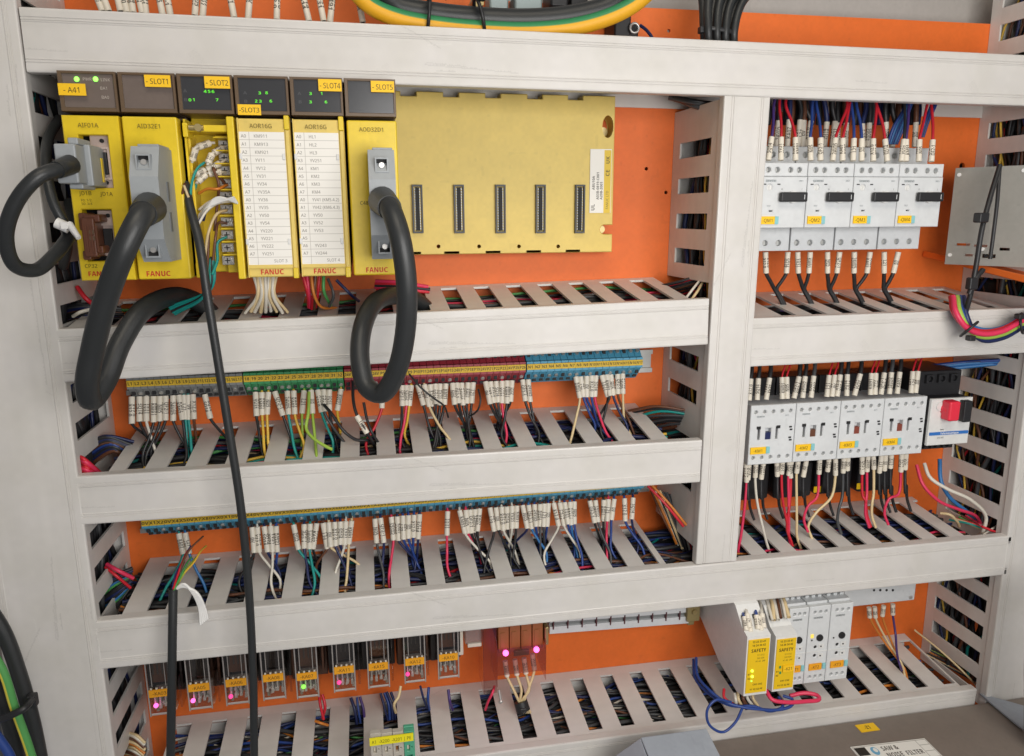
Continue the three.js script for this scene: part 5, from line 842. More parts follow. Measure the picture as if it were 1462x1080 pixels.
{ // clear safety unit with two pink lights
  const t = thing('light_unit', 'clear unit with two bright pink lights under an orange terminal block', 'terminal unit');
  const z = 0.05, x0 = X(711, 915, z), x1 = X(776, 910, z), yt = Y(742, 890, z), yb = Y(742, 930, z);
  for (let k = 0; k < 4; k++) { const a = x0 + (x1 - x0) * k / 4; obj('terminal_block', [box(a + 0.0002, a + (x1 - x0) / 4 - 0.0004, yb, yt + 0.012, 0.007, z, 0.0008), box(a + 0.002, a + 0.006, yb + 0.006, yb + 0.02, z, z + 0.0006)], M.orangeTerm, t); }
  obj('dark_strip', box(x0 + 0.014, x0 + 0.028, yb - 0.003, yb + 0.002, z + 0.0002, z + 0.003, 0.0006), M.brown, t);
  const pinkClear = new THREE.MeshPhysicalMaterial({ color: lin(0.86, 0.74, 0.72), transmission: 1, thickness: 0, roughness: 0.2, ior: 1.49 });
  obj('clear_cover', [box(x0 - 0.002, x1 + 0.001, yb - 0.018, yb + 0.008, z + 0.006, z + 0.0066), box(x0 - 0.0022, x0 - 0.0016, yb - 0.03, yb + 0.014, 0.02, z + 0.0058), box(x1 + 0.0005, x1 + 0.0011, yb - 0.028, yb + 0.012, 0.02, z + 0.0058)], pinkClear, t);
  obj('clear_flap', [box(X(690, 950, z), X(709, 950, z), Y(700, 990, z), Y(700, 890, z), z, z + 0.0006), box(X(690, 950, z), X(690, 950, z) + 0.0006, Y(700, 990, z), Y(700, 890, z), 0.02, z - 0.0002)], pinkClear, t);
  for (const [u, v] of [[722, 933], [766, 928]]) {
    const p = P(u, v, z + 0.0075); obj('led', new THREE.SphereGeometry(0.0026, 14, 10).translate(p.x, p.y, p.z), M.ledPink, t);
    const l = new THREE.PointLight(lin(1, 0.1, 0.45), 0.0005, 0.25); l.position.set(p.x, p.y, p.z + 0.005); scene.add(l);
  }
  obj('spring_clip', [box(X(777, 905, z), X(782, 905, z), Y(780, 918, z), Y(780, 893, z), 0.02, z + 0.004, 0.0008)], M.brass, t);
  obj('screw', [cyl(P(712, 985, 0.052), P(715, 1000, 0.055), 0.0012, 0.0012, 8), new THREE.SphereGeometry(0.0021, 10, 8).translate(...P(715, 1002, 0.055).toArray())], M.steel, t);
  [[724, 960, 729, 980], [738, 958, 743, 980], [751, 956, 757, 980], [763, 950, 760, 976]].forEach(([u, v, u2, v2], i) => {
    sleevedWire(`cream wire with white sleeve, ${ord(i)} of four fanning out below the pink lights`, 'four cream wires below the pink lights', 'cream', P(u - 3, v - 16, 0.05), P(u, v + 6, 0.052), [P(u2 - (i - 1.5) * 3, v2 + 6, 0.054), P(740 + i * 3, 1000, 0.054), P(748 + i * 3, 1018, 0.05)], 0.0013);
  });
  const k = thing('cable_tie', 'black tie binding the four cream wires at the duct slot', 'cable tie'); const p = P(745, 1008, 0.054); obj('strap', [cyl(p.clone().add(V(-0.001, 0.004, -0.001)), p.clone().add(V(0.001, -0.004, 0.002)), 0.0062, 0.0066, 12)], M.black, k); obj('tie_head', box(p.x - 0.003, p.x + 0.003, p.y - 0.003, p.y + 0.002, p.z + 0.0045, p.z + 0.0078, 0.0008), M.black, k);
  freeWire('red wire slanting in a slot left of the pink lights', 'pink', [[693, 1014, 0.045], [697, 1002, 0.05], [703, 990, 0.052], [706, 980, 0.046]], 0.0012);
  const m = thing('fuse_holder', 'small pale holder between the rightmost relay and the pink lights', 'holder'); const hz = 0.045;
  obj('holder_body', [box(X(664, 905, hz), X(688, 905, hz), Y(676, 920, hz), Y(676, 890, hz), 0.007, hz, 0.001)], new THREE.MeshPhysicalMaterial({ color: lin(0.8, 0.78, 0.75), transmission: 0.8, thickness: 0, roughness: 0.25 }), m); obj('holder_clip', [box(X(655, 905, hz), X(662, 905, hz), Y(658, 940, hz), Y(658, 895, hz), 0.007, hz - 0.004, 0.0008), box(X(667, 918, hz), X(687, 918, hz), Y(676, 922, hz), Y(676, 917, hz), hz + 0.0003, hz + 0.003, 0.0005)], M.cream, m);
}
{ // grey comb and its olive end clamp
  const t = thing('busbar_comb', 'grey comb busbar with ten dark notches above the bare orange strip', 'busbar');
  const z = 0.03, a = P(785, 893, z), b = P(985, 878, z), dir = b.clone().sub(a), len = dir.length(); t.position.set(a.x, a.y, 0); t.rotation.z = Math.atan2(dir.y, dir.x);
  obj('bar', [box(0, len, 0.0022, 0.022, 0.002, z, 0.0006), box(0, len, -0.0095, -0.0022, 0.002, z, 0.0006)], M.cool, t);
  obj('groove', box(0, len, -0.0022, 0.0022, 0.002, z - 0.003), M.greyTerm, t);
  for (let k = 0; k < 10; k++) obj('tooth', [box((k + 0.25) * len / 10 - 0.0006, (k + 0.25) * len / 10 + 0.0006, -0.0045, 0.0045, z - 0.0028, z + 0.0009, 0.0003)], std([0.10, 0.03, 0.035], 0.5), t);
  const e = thing('end_clamp', 'olive end clamp at the right end of the grey comb', 'clamp');
  const q = P(992, 880, 0.034); obj('clamp_body', [box(q.x - 0.0075, q.x + 0.0055, q.y - 0.006, q.y + 0.014, 0.004, 0.034, 0.001), box(q.x - 0.005, q.x + 0.002, q.y - 0.012, q.y - 0.0055, 0.004, 0.03, 0.001)], std([0.27, 0.21, 0.09], 0.5), e); obj('clamp_screw', disc(q.x - 0.001, q.y + 0.005, 0.034, 0.0365, 0.0024), M.brass, e);
}
// ------------------------------------------------------------------ safety relays and timers
function safetyRelay(name, label, uTL, vTL, uTR, vTR, uBL, vBL, uBR, vBR, zf, zr, big) {
  const tl = P(uTL, vTL, zf), tr = P(uTR, vTR, zf), bl = P(uBL, vBL, zf), br = P(uBR, vBR, zf);
  const x0 = (tl.x + bl.x) / 2, x1 = (tr.x + br.x) / 2, ya = (tl.y + tr.y) / 2, yb = (bl.y + br.y) / 2, t = thing(name, label, 'relay');
  const side = [[0.008, yb - 0.002], [zf - 0.062, yb + 0.012], [zf - 0.032, yb + 0.0005], [zf - 0.012, yb - 0.0035], [zf, yb], [zf, ya], [zf - 0.006, ya + 0.0022], [zf - 0.010, ya + 0.0035], [zf - 0.024, ya + 0.017], [zf - 0.03, ya + 0.0185], [0.008, ya + 0.021]];
  obj('housing', prism(big ? [[0.008, yb + 0.028], [0.03, yb + 0.024], [zf - 0.048, yb + 0.004], ...side.slice(3)] : side, x0, x1), M.white, t);
  const w = x1 - x0, h = ya - yb;
  const r = cell(Math.round(w * 9000), Math.round(h * 0.9 * 9000), (c, W, H) => {
    c.fillStyle = '#e6bd12'; c.fillRect(0, 0, W, H); c.fillStyle = '#241d08'; c.textAlign = 'center'; c.font = 'bold 24px sans-serif';
    c.fillText('13 23 33 41', W / 2, 28, W * 0.86); c.fillText('14 24 34 42', W / 2, 58, W * 0.86); c.font = 'bold 40px sans-serif'; c.fillText('SAFETY', W / 2, 108, W * 0.9);
    c.font = '19px sans-serif'; ['S11 S12', 'S22 S34', 'A1 A2  24V'].forEach((s, k) => c.fillText(s, W * 0.62, 142 + k * 26, W * 0.6)); c.font = 'bold 22px sans-serif'; c.fillText('K1', W * 0.12, H * 0.66); c.fillText('K2', W * 0.12, H * 0.74);
    c.fillText('CH1 CH2', W * 0.55, H * 0.86, W * 0.7); c.fillText('Y1 Y2 A2 PE', W / 2, H * 0.95, W * 0.86);
  });
  const lab = obj('yellow_label', box(x0 + 0.0012, x1 - 0.0010, yb + h * 0.05, yb + h * 0.95, zf + 0.0001, zf + 0.0005), M.yellowTag, t);
  const pr = new THREE.Mesh(sheet(r, w - 0.0022, h * 0.9), paperMat); pr.name = 'print'; pr.position.set((x0 + x1) / 2 + 0.0001, yb + h * 0.5, zf + 0.0008); lab.add(pr);
  const hol = []; for (let k = 0; k < 4; k++) { const hx = x0 + (k + 0.6) * w / 4.2; hol.push(box(hx - 0.0011, hx + 0.0011, ya + 0.008, ya + 0.0105, zf - 0.0175, zf - 0.0145)); }
  obj('clamp_hole', hol, M.deep, t).userData.kind = 'stuff';
  return { t, x0, x1, ya, yb, w, h, zf };
}
{
  const a = safetyRelay('safety_relay', 'large white safety relay with yellow front and two green lights', 1067, 909, 1100, 908, 1062, 994, 1095, 991, 0.118, 0.01, true);
  for (const v of [958.5, 966.5]) obj('led', new THREE.SphereGeometry(0.0013, 10, 8).translate(X(1074, v, 0.119), Y(1074, v, 0.119), 0.119), std([0.6, 0.9, 0.1], 0.4, { emissive: lin(0.55, 1, 0.06), emissiveIntensity: 1.5 }), a.t);
  obj('led', new THREE.SphereGeometry(0.0007, 8, 6).translate(X(1073, 973, 0.119), Y(1073, 973, 0.119), 0.119), M.ledGreen, a.t);
  const b = safetyRelay('safety_relay', 'white safety relay with yellow front and orange tag, next to the timers', 1109, 912, 1139, 904, 1101, 988, 1132, 985, 0.108, 0.01, false);
  labelTag('-K21', X(1126, 955, 0.11), Y(1126, 955, 0.11), 0.1092, 0.0105, 0.0062, b.t);
  for (const v of [953, 961]) obj('led', box(X(1114, v, 0.109) - 0.0008, X(1114, v, 0.109) + 0.0008, Y(1114, v, 0.109) - 0.0011, Y(1114, v, 0.109) + 0.0011, 0.1088, 0.1094), M.greenTerm, b.t);
  // the wires plugged in on top of the big one
  [[1058, 872, 1064, 888, 'blue'], [1064, 868, 1068, 884, 'white'], [1071, 870, 1070, 890, 'white'], [1078, 866, 1081, 886, 'blue'], [1083, 868, 1085, 888, 'white'], [1087, 866, 1089, 884, 'white']].forEach(([u, v, u2, v2, c], i) => {
    const p = P(u2 + 2, v2 + 13, 0.1125), q = P(u2 - 1, v2 - 7, 0.1045), t = sleevedWire(`${c} wire with white sleeve, ${ord(i)} from left on top of the large safety relay`, 'wires on top of the large safety relay', c, p, q, [P(u - 1, v - 2, 0.0855), P(u - 5, v - 20, 0.066)], 0.0016); void t;
  });
  bundle('cream wires crowded on top of the smaller safety relay', fan(6, ['white', 'cream', 'white', 'brown'], [1090, 846, 0.064], [1097, 864, 0.084], [1102, 886, 0.0985], [24, -4, 0], [24, -4, 0], [24, -4, 0]), 0.0016);
  const zf = 0.088, names = ['grey timer half hidden behind the smaller safety relay', 'grey timer with a small amber light and orange tag', 'rightmost grey timer with orange tag, beside the open duct'];
  [[1126, 1154], [1154, 1184.5], [1184.5, 1216]].forEach(([ua, ub], i) => {
    const x0 = X(ua - 2, 920, zf) + 0.0003, x1 = X(ub - 2, 920, zf) - 0.0003, ya = Y(1170, 866, zf), yb = Y(1170, 974, zf), w = x1 - x0, t = thing('timer', names[i], 'timer', 'grey timers beside the safety relays');
    const holes = [0.26, 0.52, 0.78].flatMap((k) => [{ x: x0 + k * w, y: ya - 0.006, r: 0.0021 }, { x: x0 + k * w, y: yb + 0.0062, r: 0.0021 }]);
    const kn = [{ x: x0 + 0.58 * w, y: Y(1170, 911, zf), r: 0.0036 }, { x: x0 + 0.42 * w, y: Y(1170, 924, zf), r: 0.0021 }, { x: x0 + 0.42 * w, y: Y(1170, 936, zf), r: 0.0021 }];
    obj('front_face', plate(x0, x1, yb, ya, zf - 0.005, zf, [...holes, ...kn], 0.0005), M.cool, t);
    obj('body', [box(x0 + 0.0002, x1 - 0.0002, yb + 0.0006, ya + 0.002, 0.008, zf - 0.0052, 0.0008)], M.cool, t);
    obj('clamp_ridge', [0.2, 0.5, 0.8].map((k) => box(x0 + k * w - 0.0018, x0 + k * w + 0.0018, ya + 0.0021, ya + 0.0045, 0.05, zf - 0.012, 0.0004)), M.cool, t).userData.kind = 'stuff';
    obj('clamp_screw', holes.map((h) => disc(h.x, h.y, zf - 0.005, zf - 0.0032, 0.0017)), M.zinc, t).userData.kind = 'stuff';
    kn.forEach((h, k) => obj('knob', disc(h.x, h.y, zf - 0.005, zf + (k ? -0.001 : 0.001), h.r * 0.88, 16), M.black, t));
    obj('scale_plate', [box(x0 + 0.56 * w, x0 + 0.8 * w, Y(1170, 926, zf), Y(1170, 920, zf), zf + 0.0001, zf + 0.0005), box(x0 + 0.56 * w, x0 + 0.8 * w, Y(1170, 939, zf), Y(1170, 933, zf), zf + 0.0001, zf + 0.0005), box(x0 + 0.01 * w, x1 - 0.01 * w, Y(1170, 930.5, zf), Y(1170, 929.5, zf), zf + 0.0001, zf + 0.0004)], M.white, t);
    obj('scale_dot', [[0.66, 923], [0.66, 936], [0.2, 913]].map(([k, v]) => disc(x0 + k * w, Y(1170, v, zf), zf + 0.0005, zf + 0.0008, 0.0008, 8)), M.deep, t).userData.kind = 'stuff';
    if (i === 1) obj('led', box(x0 + 0.14 * w, x0 + 0.27 * w, Y(1170, 910, zf), Y(1170, 905, zf), zf + 0.0001, zf + 0.0006), std([0.8, 0.6, 0.1], 0.4, { emissive: lin(0.9, 0.6, 0.1), emissiveIntensity: 0.6 }), t);
    brandText('SIEMENS', x0 + 0.42 * w, Y(1170, 882, zf), zf + 0.0003, 0.0022, t, '#5f6466');
    labelTag(['-KT1', '-KT2', '-KT3'][i], x0 + 0.46 * w, Y(1170, 951, zf), zf + 0.0003, w * 0.6, 0.0066, t, 'label_tag', '#eda41c', '#4a2c10');
    obj('teal_cap', box(x0 + 0.8 * w, x0 + 0.96 * w, Y(1170, 955, zf), Y(1170, 947, zf), zf + 0.0002, zf + 0.0012, 0.0003), M.teal, t);
  });
  rail('metal mounting rail behind the timers and safety relays', 1060, 1190, () => 915, 0.004);
  // loops of blue and red wire under the relays
  freeWire('long blue wire looping from the duct under the large safety relay', 'blue', [[994, 940, 0.05], [996, 965, 0.07], [1012, 985, 0.09], [1036, 1003, 0.104], [1060, 1010, 0.11], [1082, 1013, 0.112], [1112, 1014, 0.112], [1130, 1008, 0.11], [1133, 1000, 0.106], [1118, 994, 0.1]], 0.0014);
  freeWire('second blue wire running beside the first under the safety relays', 'blue', [[990, 942, 0.045], [993, 970, 0.066], [1016, 994, 0.09], [1044, 1008, 0.106], [1076, 1009, 0.11], [1100, 1016, 0.112], [1118, 1009, 0.11], [1112, 996, 0.1]], 0.0013);
  freeWire('thin blue wire hanging in a loop over the front of the bottom duct', 'blue', [[1044, 1003, 0.106], [1022, 1000, 0.108], [1010, 1014, 0.11], [1012, 1034, 0.112], [1032, 1046, 0.113], [1050, 1032, 0.112], [1060, 1012, 0.11]], 0.0012);
  freeWire('red wire bending out under the two safety relays', 'red', [[1034, 984, 0.09], [1034, 996, 0.096], [1044, 1004, 0.1], [1062, 1008, 0.1]], 0.0013);
  freeWire('bright red wire loop lying on the bottom duct under the timers', 'pink', [[1094, 986, 0.1], [1102, 999, 0.108], [1120, 1003, 0.11], [1150, 1002, 0.108], [1170, 999, 0.104], [1168, 994, 0.1], [1150, 990, 0.094], [1128, 994, 0.092]], 0.0019);
  bundle('cream wire ends poking out under the large safety relay', fan(5, ['white', 'cream', 'brown'], [1048, 990, 0.1], [1049, 998, 0.104], [1052, 1006, 0.104], [26, 0, 0], [26, 0, 0], [30, 2, 0]), 0.0016);
}
{ // grey device at the far right of the bottom bay and its sleeves
  const t = thing('grey_device', 'grey device with small dark holes hanging under the long duct at right', 'device'), z = 0.034;
  const a = P(1204, 868, z), b = P(1306, 858, z);
  obj('case', [box(a.x, b.x, (a.y + b.y) / 2, (a.y + b.y) / 2 + 0.045, 0.002, z, 0.0012)], M.cool, t);
  obj('vent_hole', [0, 1, 2, 3].map((k) => disc(X(1248 + k * 9, 843, z), Y(1248 + k * 9, 843, z), z - 0.002, z + 0.0004, 0.0013, 8)), M.deep, t).userData.kind = 'stuff';
  obj('screw', disc(X(1300, 853, z), Y(1300, 853, z), z, z + 0.0012, 0.0018), M.steel, t);
  [[1241, 868, 1242, 882, 1296, 972, 'orange'], [1249, 867, 1250, 882, 1292, 965, 'cream'], [1262, 865, 1260, 880, 1294, 975, 'orange'], [1275, 863, 1275, 878, 1285, 950, 'violet']].forEach(([u, v, u2, v2, ue, ve, c], i) => sleevedWire(`${c === 'cream' ? 'tan' : c} wire with white sleeve, ${ord(i)} from left under the grey device`, 'sleeved wires under the grey device', c, P(u, v, 0.03), P(u2, v2, 0.03), [P(u2 * 0.6 + ue * 0.4, v2 * 0.6 + ve * 0.4, 0.036), P(ue - 4, ve - 16, 0.05), P(ue, ve, 0.06), P(ue + 3, ve + 8, 0.058)], 0.0011));
  bundle('tan and dark wires crossing at the right end of the bottom duct', [...fan(8, ['black', 'cream', 'black', 'brown', 'orange', 'grey', 'lime', 'black'], [1322, 936, 0.012], [1352, 952, 0.03], [1400, 978, 0.05], [8, -10, 0], [16, -6, 0], [10, 4, 0]), ['cream', [1306, 900, 0.012], [1346, 932, 0.04], [1384, 968, 0.062], [1398, 984, 0.05]]], 0.0010);
}
// ------------------------------------------------------------------ bottom right: filter box with its nameplate, grey brackets, small terminal block
{
  const yT = -0.3597, t = thing('filter_box', 'taupe brown filter box top with white nameplate below the bottom duct', 'filter box');
  obj('lid', [box(0.612, 0.985, yT - 0.12, yT, 0.0935, 0.36, 0.0015, 2)], M.taupe, t);
  const Q = (u, v, y) => { const d = V((u - IW / 2) / FPX, -(v - IH / 2) / FPX, -1).applyQuaternion(camera.quaternion), c = camera.position; return c.clone().addScaledVector(d, (y - c.y) / d.y); };
  const yl = yT + 0.0004;
  const a = Q(1226, 1040, yl), yt = cell(190, 70, (c, w, h) => { c.fillStyle = '#f0c018'; c.fillRect(0, 0, w, h); c.fillStyle = '#302708'; c.font = 'bold 44px sans-serif'; c.textAlign = 'center'; c.textBaseline = 'middle'; c.fillText('-Z1', w / 2, h / 2); });
  const tag1 = obj('label_tag', box(a.x - 0.001, a.x + 0.018, yl - 0.0003, yl, a.z - 0.004, a.z + 0.006), M.yellowTag, t);
  const p1 = new THREE.Mesh(sheet(yt, 0.019, 0.01).rotateX(-Math.PI / 2), paperMat); p1.name = 'print'; p1.position.set(a.x + 0.0085, yl + 0.0003, a.z + 0.001); tag1.add(p1);
  const n0 = Q(1214, 1068, yl), n1 = Q(1316, 1056, yl), W = n1.distanceTo(n0) * 1.04, H = 0.055, ang = Math.atan2(-(n1.z - n0.z), n1.x - n0.x);
  const r = cell(620, 330, (c, w, h) => {
    c.fillStyle = '#e6e4dd'; c.fillRect(0, 0, w, h); c.strokeStyle = '#8a867e'; c.lineWidth = 3; c.strokeRect(8, 8, w - 16, h - 16);
    c.fillStyle = '#26241f'; c.fillRect(14, 14, 90, 60); c.fillStyle = '#6ba6c8'; c.beginPath(); c.arc(160, 50, 30, 0, 7); c.fill(); c.fillStyle = '#e6e4dd'; c.beginPath(); c.arc(168, 44, 16, 0, 7); c.fill();
    c.fillStyle = '#4a463f'; c.font = 'bold 44px sans-serif'; c.fillText('SAW &', 220, 56); c.fillText('NOISE  FILTER', 220, 106, 300); c.font = '28px sans-serif'; c.fillText('MODEL', 30, 160); c.fillText('RATED  AC 480V', 30, 200); c.fillText('50/60 Hz', 30, 240);
    c.beginPath(); c.moveTo(530, 10); c.lineTo(530, h - 10); for (let k = 1; k < 7; k++) { c.moveTo(530, k * 46); c.lineTo(w - 10, k * 46); } c.stroke();
  });
  const np = new THREE.Group(); np.name = 'nameplate'; t.add(np); np.position.set(n0.x, yl, n0.z); np.rotation.y = ang;
  const pl = obj('nameplate_metal', box(0, W, -0.0003, 0.0003, 0, H), M.white, np); void pl;
  const p2 = new THREE.Mesh(sheet(r, W, H).rotateX(-Math.PI / 2), paperMat); p2.name = 'print'; p2.position.set(W / 2, 0.0007, H / 2); np.add(p2);
  const g = thing('grey_bracket', 'blue grey sloping metal bracket at the bottom centre before the duct', 'bracket');
  const b0 = P(915, 1053, 0.13), b1 = P(1009, 1038, 0.13), bz = 0.13;
  const top = [V(b0.x, b0.y, bz), V(b1.x, b1.y, bz)];
  obj('bracket_top', (() => { const s = [[0, 0], [0.0, -0.001]]; void s; const w = b1.x - b0.x; const q = box(0, w, -0.002, 0, 0, 0.16, 0.0008); const sh = q.attributes.position; for (let i = 0; i < sh.count; i++) sh.setX(i, sh.getX(i) + sh.getZ(i) * 0.03); q.rotateX(0.28).translate(b0.x, b0.y, bz); q.computeVertexNormals(); return q; })(), M.cabinetBlue, g);
  obj('bracket_flank', (() => { const q = box(-0.03, 0, -0.0015, 0, 0, 0.16, 0.0006); q.rotateZ(0.75).rotateX(0.28).translate(b0.x - 0.0006, b0.y - 0.001, bz); return q; })(), M.cabinetBlue, g);
  obj('bracket_skirt', box(top[0].x + 0.001, top[1].x - 0.001, b0.y - 0.06, b0.y - 0.003, bz, bz + 0.003), M.cabinetBlue, g);
  const k = thing('grey_bracket', 'blue grey bracket at the right edge beside the filter box', 'bracket');
  const kq = [Q(1399, 990, yT + 0.004), Q(1462, 1008, yT + 0.004), Q(1462, 1042, yT + 0.004), Q(1447, 1030, yT + 0.004)];
  const kg = new THREE.BufferGeometry(), ka = [], up = V(0, 0.0016, 0), tri = (a, b, c) => ka.push(...a.toArray(), ...b.toArray(), ...c.toArray());
  const lo = kq.map((p) => p.clone().sub(up));
  tri(kq[0], kq[2], kq[1]); tri(kq[0], kq[3], kq[2]); tri(lo[0], lo[1], lo[2]); tri(lo[0], lo[2], lo[3]);
  for (let i = 0; i < 4; i++) { const j = (i + 1) % 4; tri(kq[i], kq[j], lo[j]); tri(kq[i], lo[j], lo[i]); }
  kg.setAttribute('position', new THREE.Float32BufferAttribute(ka, 3)); kg.computeVertexNormals(); kg.setAttribute('uv', new THREE.Float32BufferAttribute(new Float32Array(ka.length / 3 * 2), 2));
  obj('bracket_plate', kg, M.cabinetBlue, k); obj('bracket_screw', disc(kq[1].x - 0.006, kq[1].y - 0.004, kq[1].z, kq[1].z + 0.003, 0.002), M.steel, k);
  // round dark rubber thing at the right border
  const d = thing('rubber_hose', 'dark round rubber hose at the right edge of the photograph', 'hose'); obj('hose', tube([P(1500, 830, 0.15), P(1484, 900, 0.16), P(1480, 970, 0.165), P(1484, 1040, 0.165), P(1500, 1120, 0.16)], 0.009, 14, 30), M.rubber, d); obj('hose_ring', cyl(P(1485, 895, 0.16), P(1484, 905, 0.1605), 0.0098, 0.0098, 16), M.black, d);
}
{ // small terminal block with a yellow label at the bottom edge
  const t = thing('terminal_group', 'short group of beige and green terminals with yellow label at the bottom edge', 'terminals'), z = 0.125;
  const a = P(528, 1052, z), b = P(592, 1048, z), p = (b.x - a.x) / 4, dy = (b.y - a.y);
  const beige = std([0.55, 0.51, 0.44], 0.45, { map: mottle }), mint = std([0.10, 0.42, 0.26], 0.45, { map: mottle });
  for (let i = 0; i < 4; i++) {
    const x0 = a.x + i * p + 0.0001, x1 = a.x + (i + 1) * p - 0.0002, y = a.y + dy * i / 4, m = i === 3 ? mint : beige, xm = (x0 + x1) / 2;
    const tb = obj('terminal_block', [plate(x0, x1, y - 0.07, y - 0.0075, z - 0.007, z - 0.0006, [{ x0: xm - 0.0024, x1: xm + 0.0005, y0: y - 0.0165, y1: y - 0.0105 }, { x: xm + 0.0018, y: y - 0.013, r: 0.0009 }, { x0: xm - 0.0024, x1: xm + 0.0024, y0: y - 0.027, y1: y - 0.0195 }], 0.0003), box(x0, x1, y - 0.07, y - 0.0020 + (i === 3 ? 0.003 : 0), z - 0.0105, z - 0.0072, 0.0005), box(x0, x1, y - 0.0073, y + 0.0006, z - 0.0068, z - 0.0018, 0.0003)], m, t);
    obj('clamp_spring', box(xm - 0.002, xm, y - 0.016, y - 0.011, z - 0.0068, z - 0.003, 0.0003), i === 2 ? M.orangeTerm : M.cream, tb);
  }
  const sgn = labelTag('A1  -X200  -X201 | PE', (a.x + b.x) / 2 - 0.0008, (a.y + b.y) / 2 - 0.0035, z, (b.x - a.x) * 0.98, 0.0066, t, 'label_tag', '#e9dc1e', '#3a350c', 0.6); void sgn;
  rail('metal mounting rail under the small terminal group at the bottom edge', 505, 615, () => 1110, 0.088).position.z = 0.0;
}
// ------------------------------------------------------------------ above the top duct
{
  const S = [[133, 0, 146, 16, 'black'], [141, -4, 155, 16, 'black'], [165, -4, 172, 16, 'black'], [173, -4, 181, 18, 'black'], [186, -2, 190, 18, 'black'], [196, -4, 203, 19, 'black'], [206, -4, 208, 20, 'black'], [225, -4, 232, 21, 'black'], [237, -4, 243, 22, 'black'], [284, -4, 278, 22, 'black'], [296, -4, 289, 24, 'black'], [327, -4, 334, 25, 'black'], [361, -4, 354, 27, 'black'], [399, -4, 395, 28, 'black'], [430, -4, 441, 30, 'black'], [454, -4, 462, 30, 'black'], [480, -4, 471, 32, 'black'], [511, 6, 518, 32, 'black']];
  S.forEach(([u, v, u2, v2, c], i) => sleevedWire(`${c} wire with white sleeve, ${ord(i)} from left above the top duct`, 'sleeved wires above the top duct', c, P(u - 3, v - 24, 0.04), P(u2, v2, 0.042), [P(u2 + 2, v2 + 14, 0.044), P(u2 + 3, v2 + 40, 0.045)], 0.0014));
  const t = thing('earth_cable', 'thick yellow and green striped cable sagging behind the top duct edge', 'cable');
  const path = [[488, -40], [508, -12], [532, 10], [570, 26], [630, 37], [700, 43], [760, 44], [820, 38], [870, 24], [905, 6], [930, -16], [950, -40]];
  const z = 0.066, geo = plain(tube(path.map(([u, v]) => P(u, v, z)), 0.0062, 40, 150)), nrm = geo.attributes.normal;
  const col = new Float32Array(geo.attributes.position.count * 3), uv = geo.attributes.uv;
  for (let i = 0; i < uv.count; i++) { const k = nrm.getY(i) * 0.93 + nrm.getZ(i) * 0.36, c = k > 0.52 ? [0.03, 0.24, 0.09] : [0.82, 0.42, 0.015]; col.set(c, i * 3); }
  geo.setAttribute('color', new THREE.BufferAttribute(col, 3)); obj('cable', geo, vcMat, t);
  const b = thing('power_cable', 'thick black cable lying along the yellow green cable above the top duct', 'cable');
  obj('cable', tube(path.map(([u, v], i) => P(u + (i < 3 ? 30 : i > 8 ? -14 : 0), v - (i < 3 ? 6 : 16), z - 0.006)), 0.0078, 16, 90), M.rubber, b);
  for (const [i, u, v] of [[0, 611, 22], [1, 684, 24]]) {
    const k = thing('cable_tie', i ? 'black cable tie round both thick cables at the sag, right one' : 'black cable tie round both thick cables, left one', 'cable tie'), p = P(u, v, z - 0.002);
    obj('strap', new THREE.TorusGeometry(0.0128, 0.0014, 6, 24).rotateY(Math.PI / 2).rotateZ(i ? 0.25 : -0.1).translate(p.x, p.y, p.z), M.black, k); obj('tie_head', [box(p.x - 0.003, p.x + 0.003, p.y + 0.008, p.y + 0.0125, p.z + 0.008, p.z + 0.013, 0.001), ...(i ? [tube([p.clone().add(V(0, 0.01, 0.01)), p.clone().add(V(-0.012, 0.012, 0.016)), p.clone().add(V(-0.026, 0.008, 0.012))], 0.0013, 5)] : [])], M.black, k);
  }
  const c = thing('cable_bundle', 'bundle of black cables tied together coming down to the top duct', 'cable bundle');
  for (let k = 0; k < 8; k++) obj('cable', tube([P(996 + k * 16 + (k > 0 ? 10 : 0), -40, 0.05 + (k % 2) * 0.006), P(1003 + k * 8.5, 0, 0.054 + (k % 2) * 0.006), P(1005 + k * 6.2, 44, 0.058 + (k % 2) * 0.006), P(1006 + k * 6, 62, 0.056 + (k % 2) * 0.006), P(1006 + k * 6, 95, 0.05 + (k % 2) * 0.006)], 0.0032, 9, 26), M.rubber, c);
  const ct = thing('cable_tie', 'black cable tie binding the black cable bundle', 'cable tie'), q = P(1027, 45, 0.06); obj('strap', new THREE.TorusGeometry(0.0135, 0.0018, 6, 26).scale(1, 0.55, 1).rotateX(Math.PI / 2).scale(1, 1, 0.8).rotateZ(-0.12).translate(q.x, q.y, q.z), M.black, ct); obj('tie_head', box(q.x - 0.017, q.x - 0.012, q.y - 0.002, q.y + 0.003, q.z - 0.003, q.z + 0.003, 0.0008), M.black, ct);
  // terminals of the power block half out of the frame
  const pb = thing('power_block', 'grey metal lugs of a power block at the top edge behind the thick cables', 'power block');
  obj('lug', [box(X(735, 5, 0.03), X(775, 5, 0.03), Y(750, 16, 0.03), Y(750, -10, 0.03), 0.004, 0.03, 0.002), box(X(700, 0, 0.03), X(728, 0, 0.03), Y(714, 12, 0.03), Y(714, -30, 0.03), 0.002, 0.026, 0.002)], std([0.30, 0.36, 0.36], 0.45, { metalness: 0.3 }), pb);
  obj('lug', [box(X(785, 8, 0.03), X(810, 8, 0.03), Y(800, 12, 0.03), Y(800, -30, 0.03), 0.004, 0.034, 0.002), box(X(820, 5, 0.04), X(845, 5, 0.04), Y(830, 8, 0.04), Y(830, -30, 0.04), 0.004, 0.03, 0.0015)], M.black, pb);
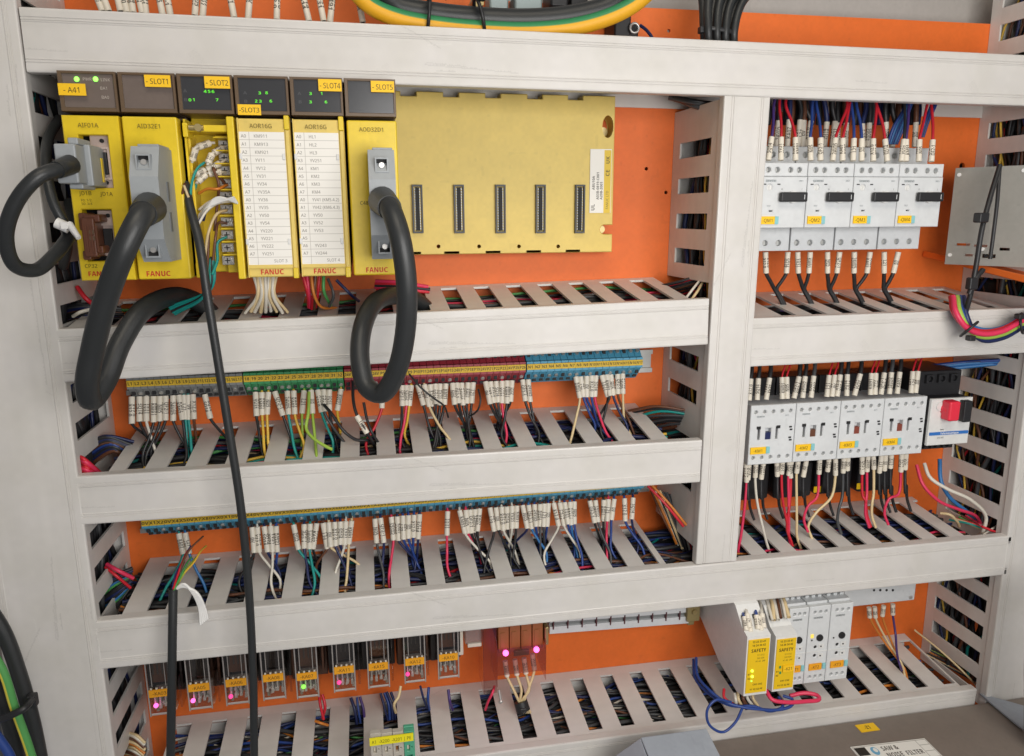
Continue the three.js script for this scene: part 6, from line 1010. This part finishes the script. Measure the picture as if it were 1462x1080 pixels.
  obj('lug_bolt', [disc(X(680, 6, 0.03), Y(680, 6, 0.03), 0.002, 0.04, 0.005, 6)], M.brass, pb);
  const cl = thing('cable_clamp', 'black clamp with ring screw right of the yellow green cable', 'clamp'), cz = 0.03;
  obj('clamp_block', [box(X(878, 30, cz), X(902, 30, cz), Y(890, 56, cz), Y(890, 4, cz), 0.001, cz, 0.002), box(X(903, 40, cz), X(918, 40, cz), Y(910, 52, cz), Y(910, 30, cz), 0.001, 0.02, 0.001)], M.black, cl); obj('ring', new THREE.TorusGeometry(0.0036, 0.001, 6, 16).translate(X(906, 40, 0.033), Y(906, 40, 0.033), 0.033), M.steel, cl);
  freeWire('short dark blue wire end right of the ring screw above the top duct', 'navy', [[914, 36, 0.03], [924, 44, 0.034], [932, 56, 0.036], [934, 70, 0.036]], 0.0013);
}
{ // cables at the lower left corner
  const z = 0.135, mk2 = (label, pts, r, mat, cat = 'cable') => { const t = thing('corner_cable', label, cat); obj('cable', tube(pts.map((p) => P(...p)), r, 12, 40), mat, t); return t; };
  mk2('thick black cable passing through the lower left corner', [[-30, 850, z], [4, 902, z], [26, 960, z], [46, 1030, z], [62, 1110, z]], 0.0048, M.rubber);
  mk2('second black cable at the bottom left corner', [[-30, 930, z - 0.004], [-4, 980, z - 0.004], [16, 1040, z - 0.004], [30, 1110, z - 0.004]], 0.0052, M.rubber);
  const geo = plain(tube([[-20, 920], [4, 960], [20, 1010], [38, 1060], [54, 1110]].map(([u, v]) => P(u, v, z + 0.012)), 0.0028, 28, 60)), nrm = geo.attributes.normal, col = new Float32Array(geo.attributes.position.count * 3), uv = geo.attributes.uv;
  for (let i = 0; i < uv.count; i++) { const k = nrm.getX(i) * 0.8 + nrm.getY(i) * 0.5 + nrm.getZ(i) * 0.3; col.set(k > 0.25 ? [0.08, 0.30, 0.08] : [0.75, 0.62, 0.06], i * 3); }
  geo.setAttribute('color', new THREE.BufferAttribute(col, 3)); const t = thing('corner_cable', 'yellow green striped cable held by a tie in the lower left corner', 'cable'); obj('cable', geo, vcMat, t);
  mk2('blue cable showing at the very bottom left corner', [[-20, 1030, z + 0.01], [0, 1058, z + 0.01], [14, 1080, z + 0.01], [22, 1110, z + 0.01]], 0.003, wm('blue'));
  const k = thing('cable_tie', 'black cable tie round the cables in the lower left corner', 'cable tie'), p = P(24, 1010, z + 0.006);
  obj('strap', [tube([P(-10, 1030, z + 0.012), P(10, 1024, z + 0.02), P(34, 1012, z + 0.02), P(48, 996, z + 0.006)], 0.0024, 6)], M.black, k); obj('tie_head', box(p.x + 0.008, p.x + 0.0135, p.y + 0.0, p.y + 0.009, p.z - 0.002, p.z + 0.004, 0.001), M.black, k);
}

// ------------------------------------------------------------------ every thing gets its origin at its base; shadows on
scene.updateMatrixWorld(true);
for (const o of tops) {
  const b = new THREE.Box3().setFromObject(o); if (b.isEmpty()) continue;
  if (o.position.lengthSq() > 0) continue;
  const c = V((b.min.x + b.max.x) / 2, b.min.y, (b.min.z + b.max.z) / 2);
  if (o.isMesh) { o.geometry.translate(-c.x, -c.y, -c.z); } else for (const k of o.children) k.position.sub(c);
  o.position.copy(c);
}
scene.traverse((o) => { if (o.isMesh) { o.castShadow = true; o.receiveShadow = true; } });
printTex.needsUpdate = true;
renderer.render(scene, camera);
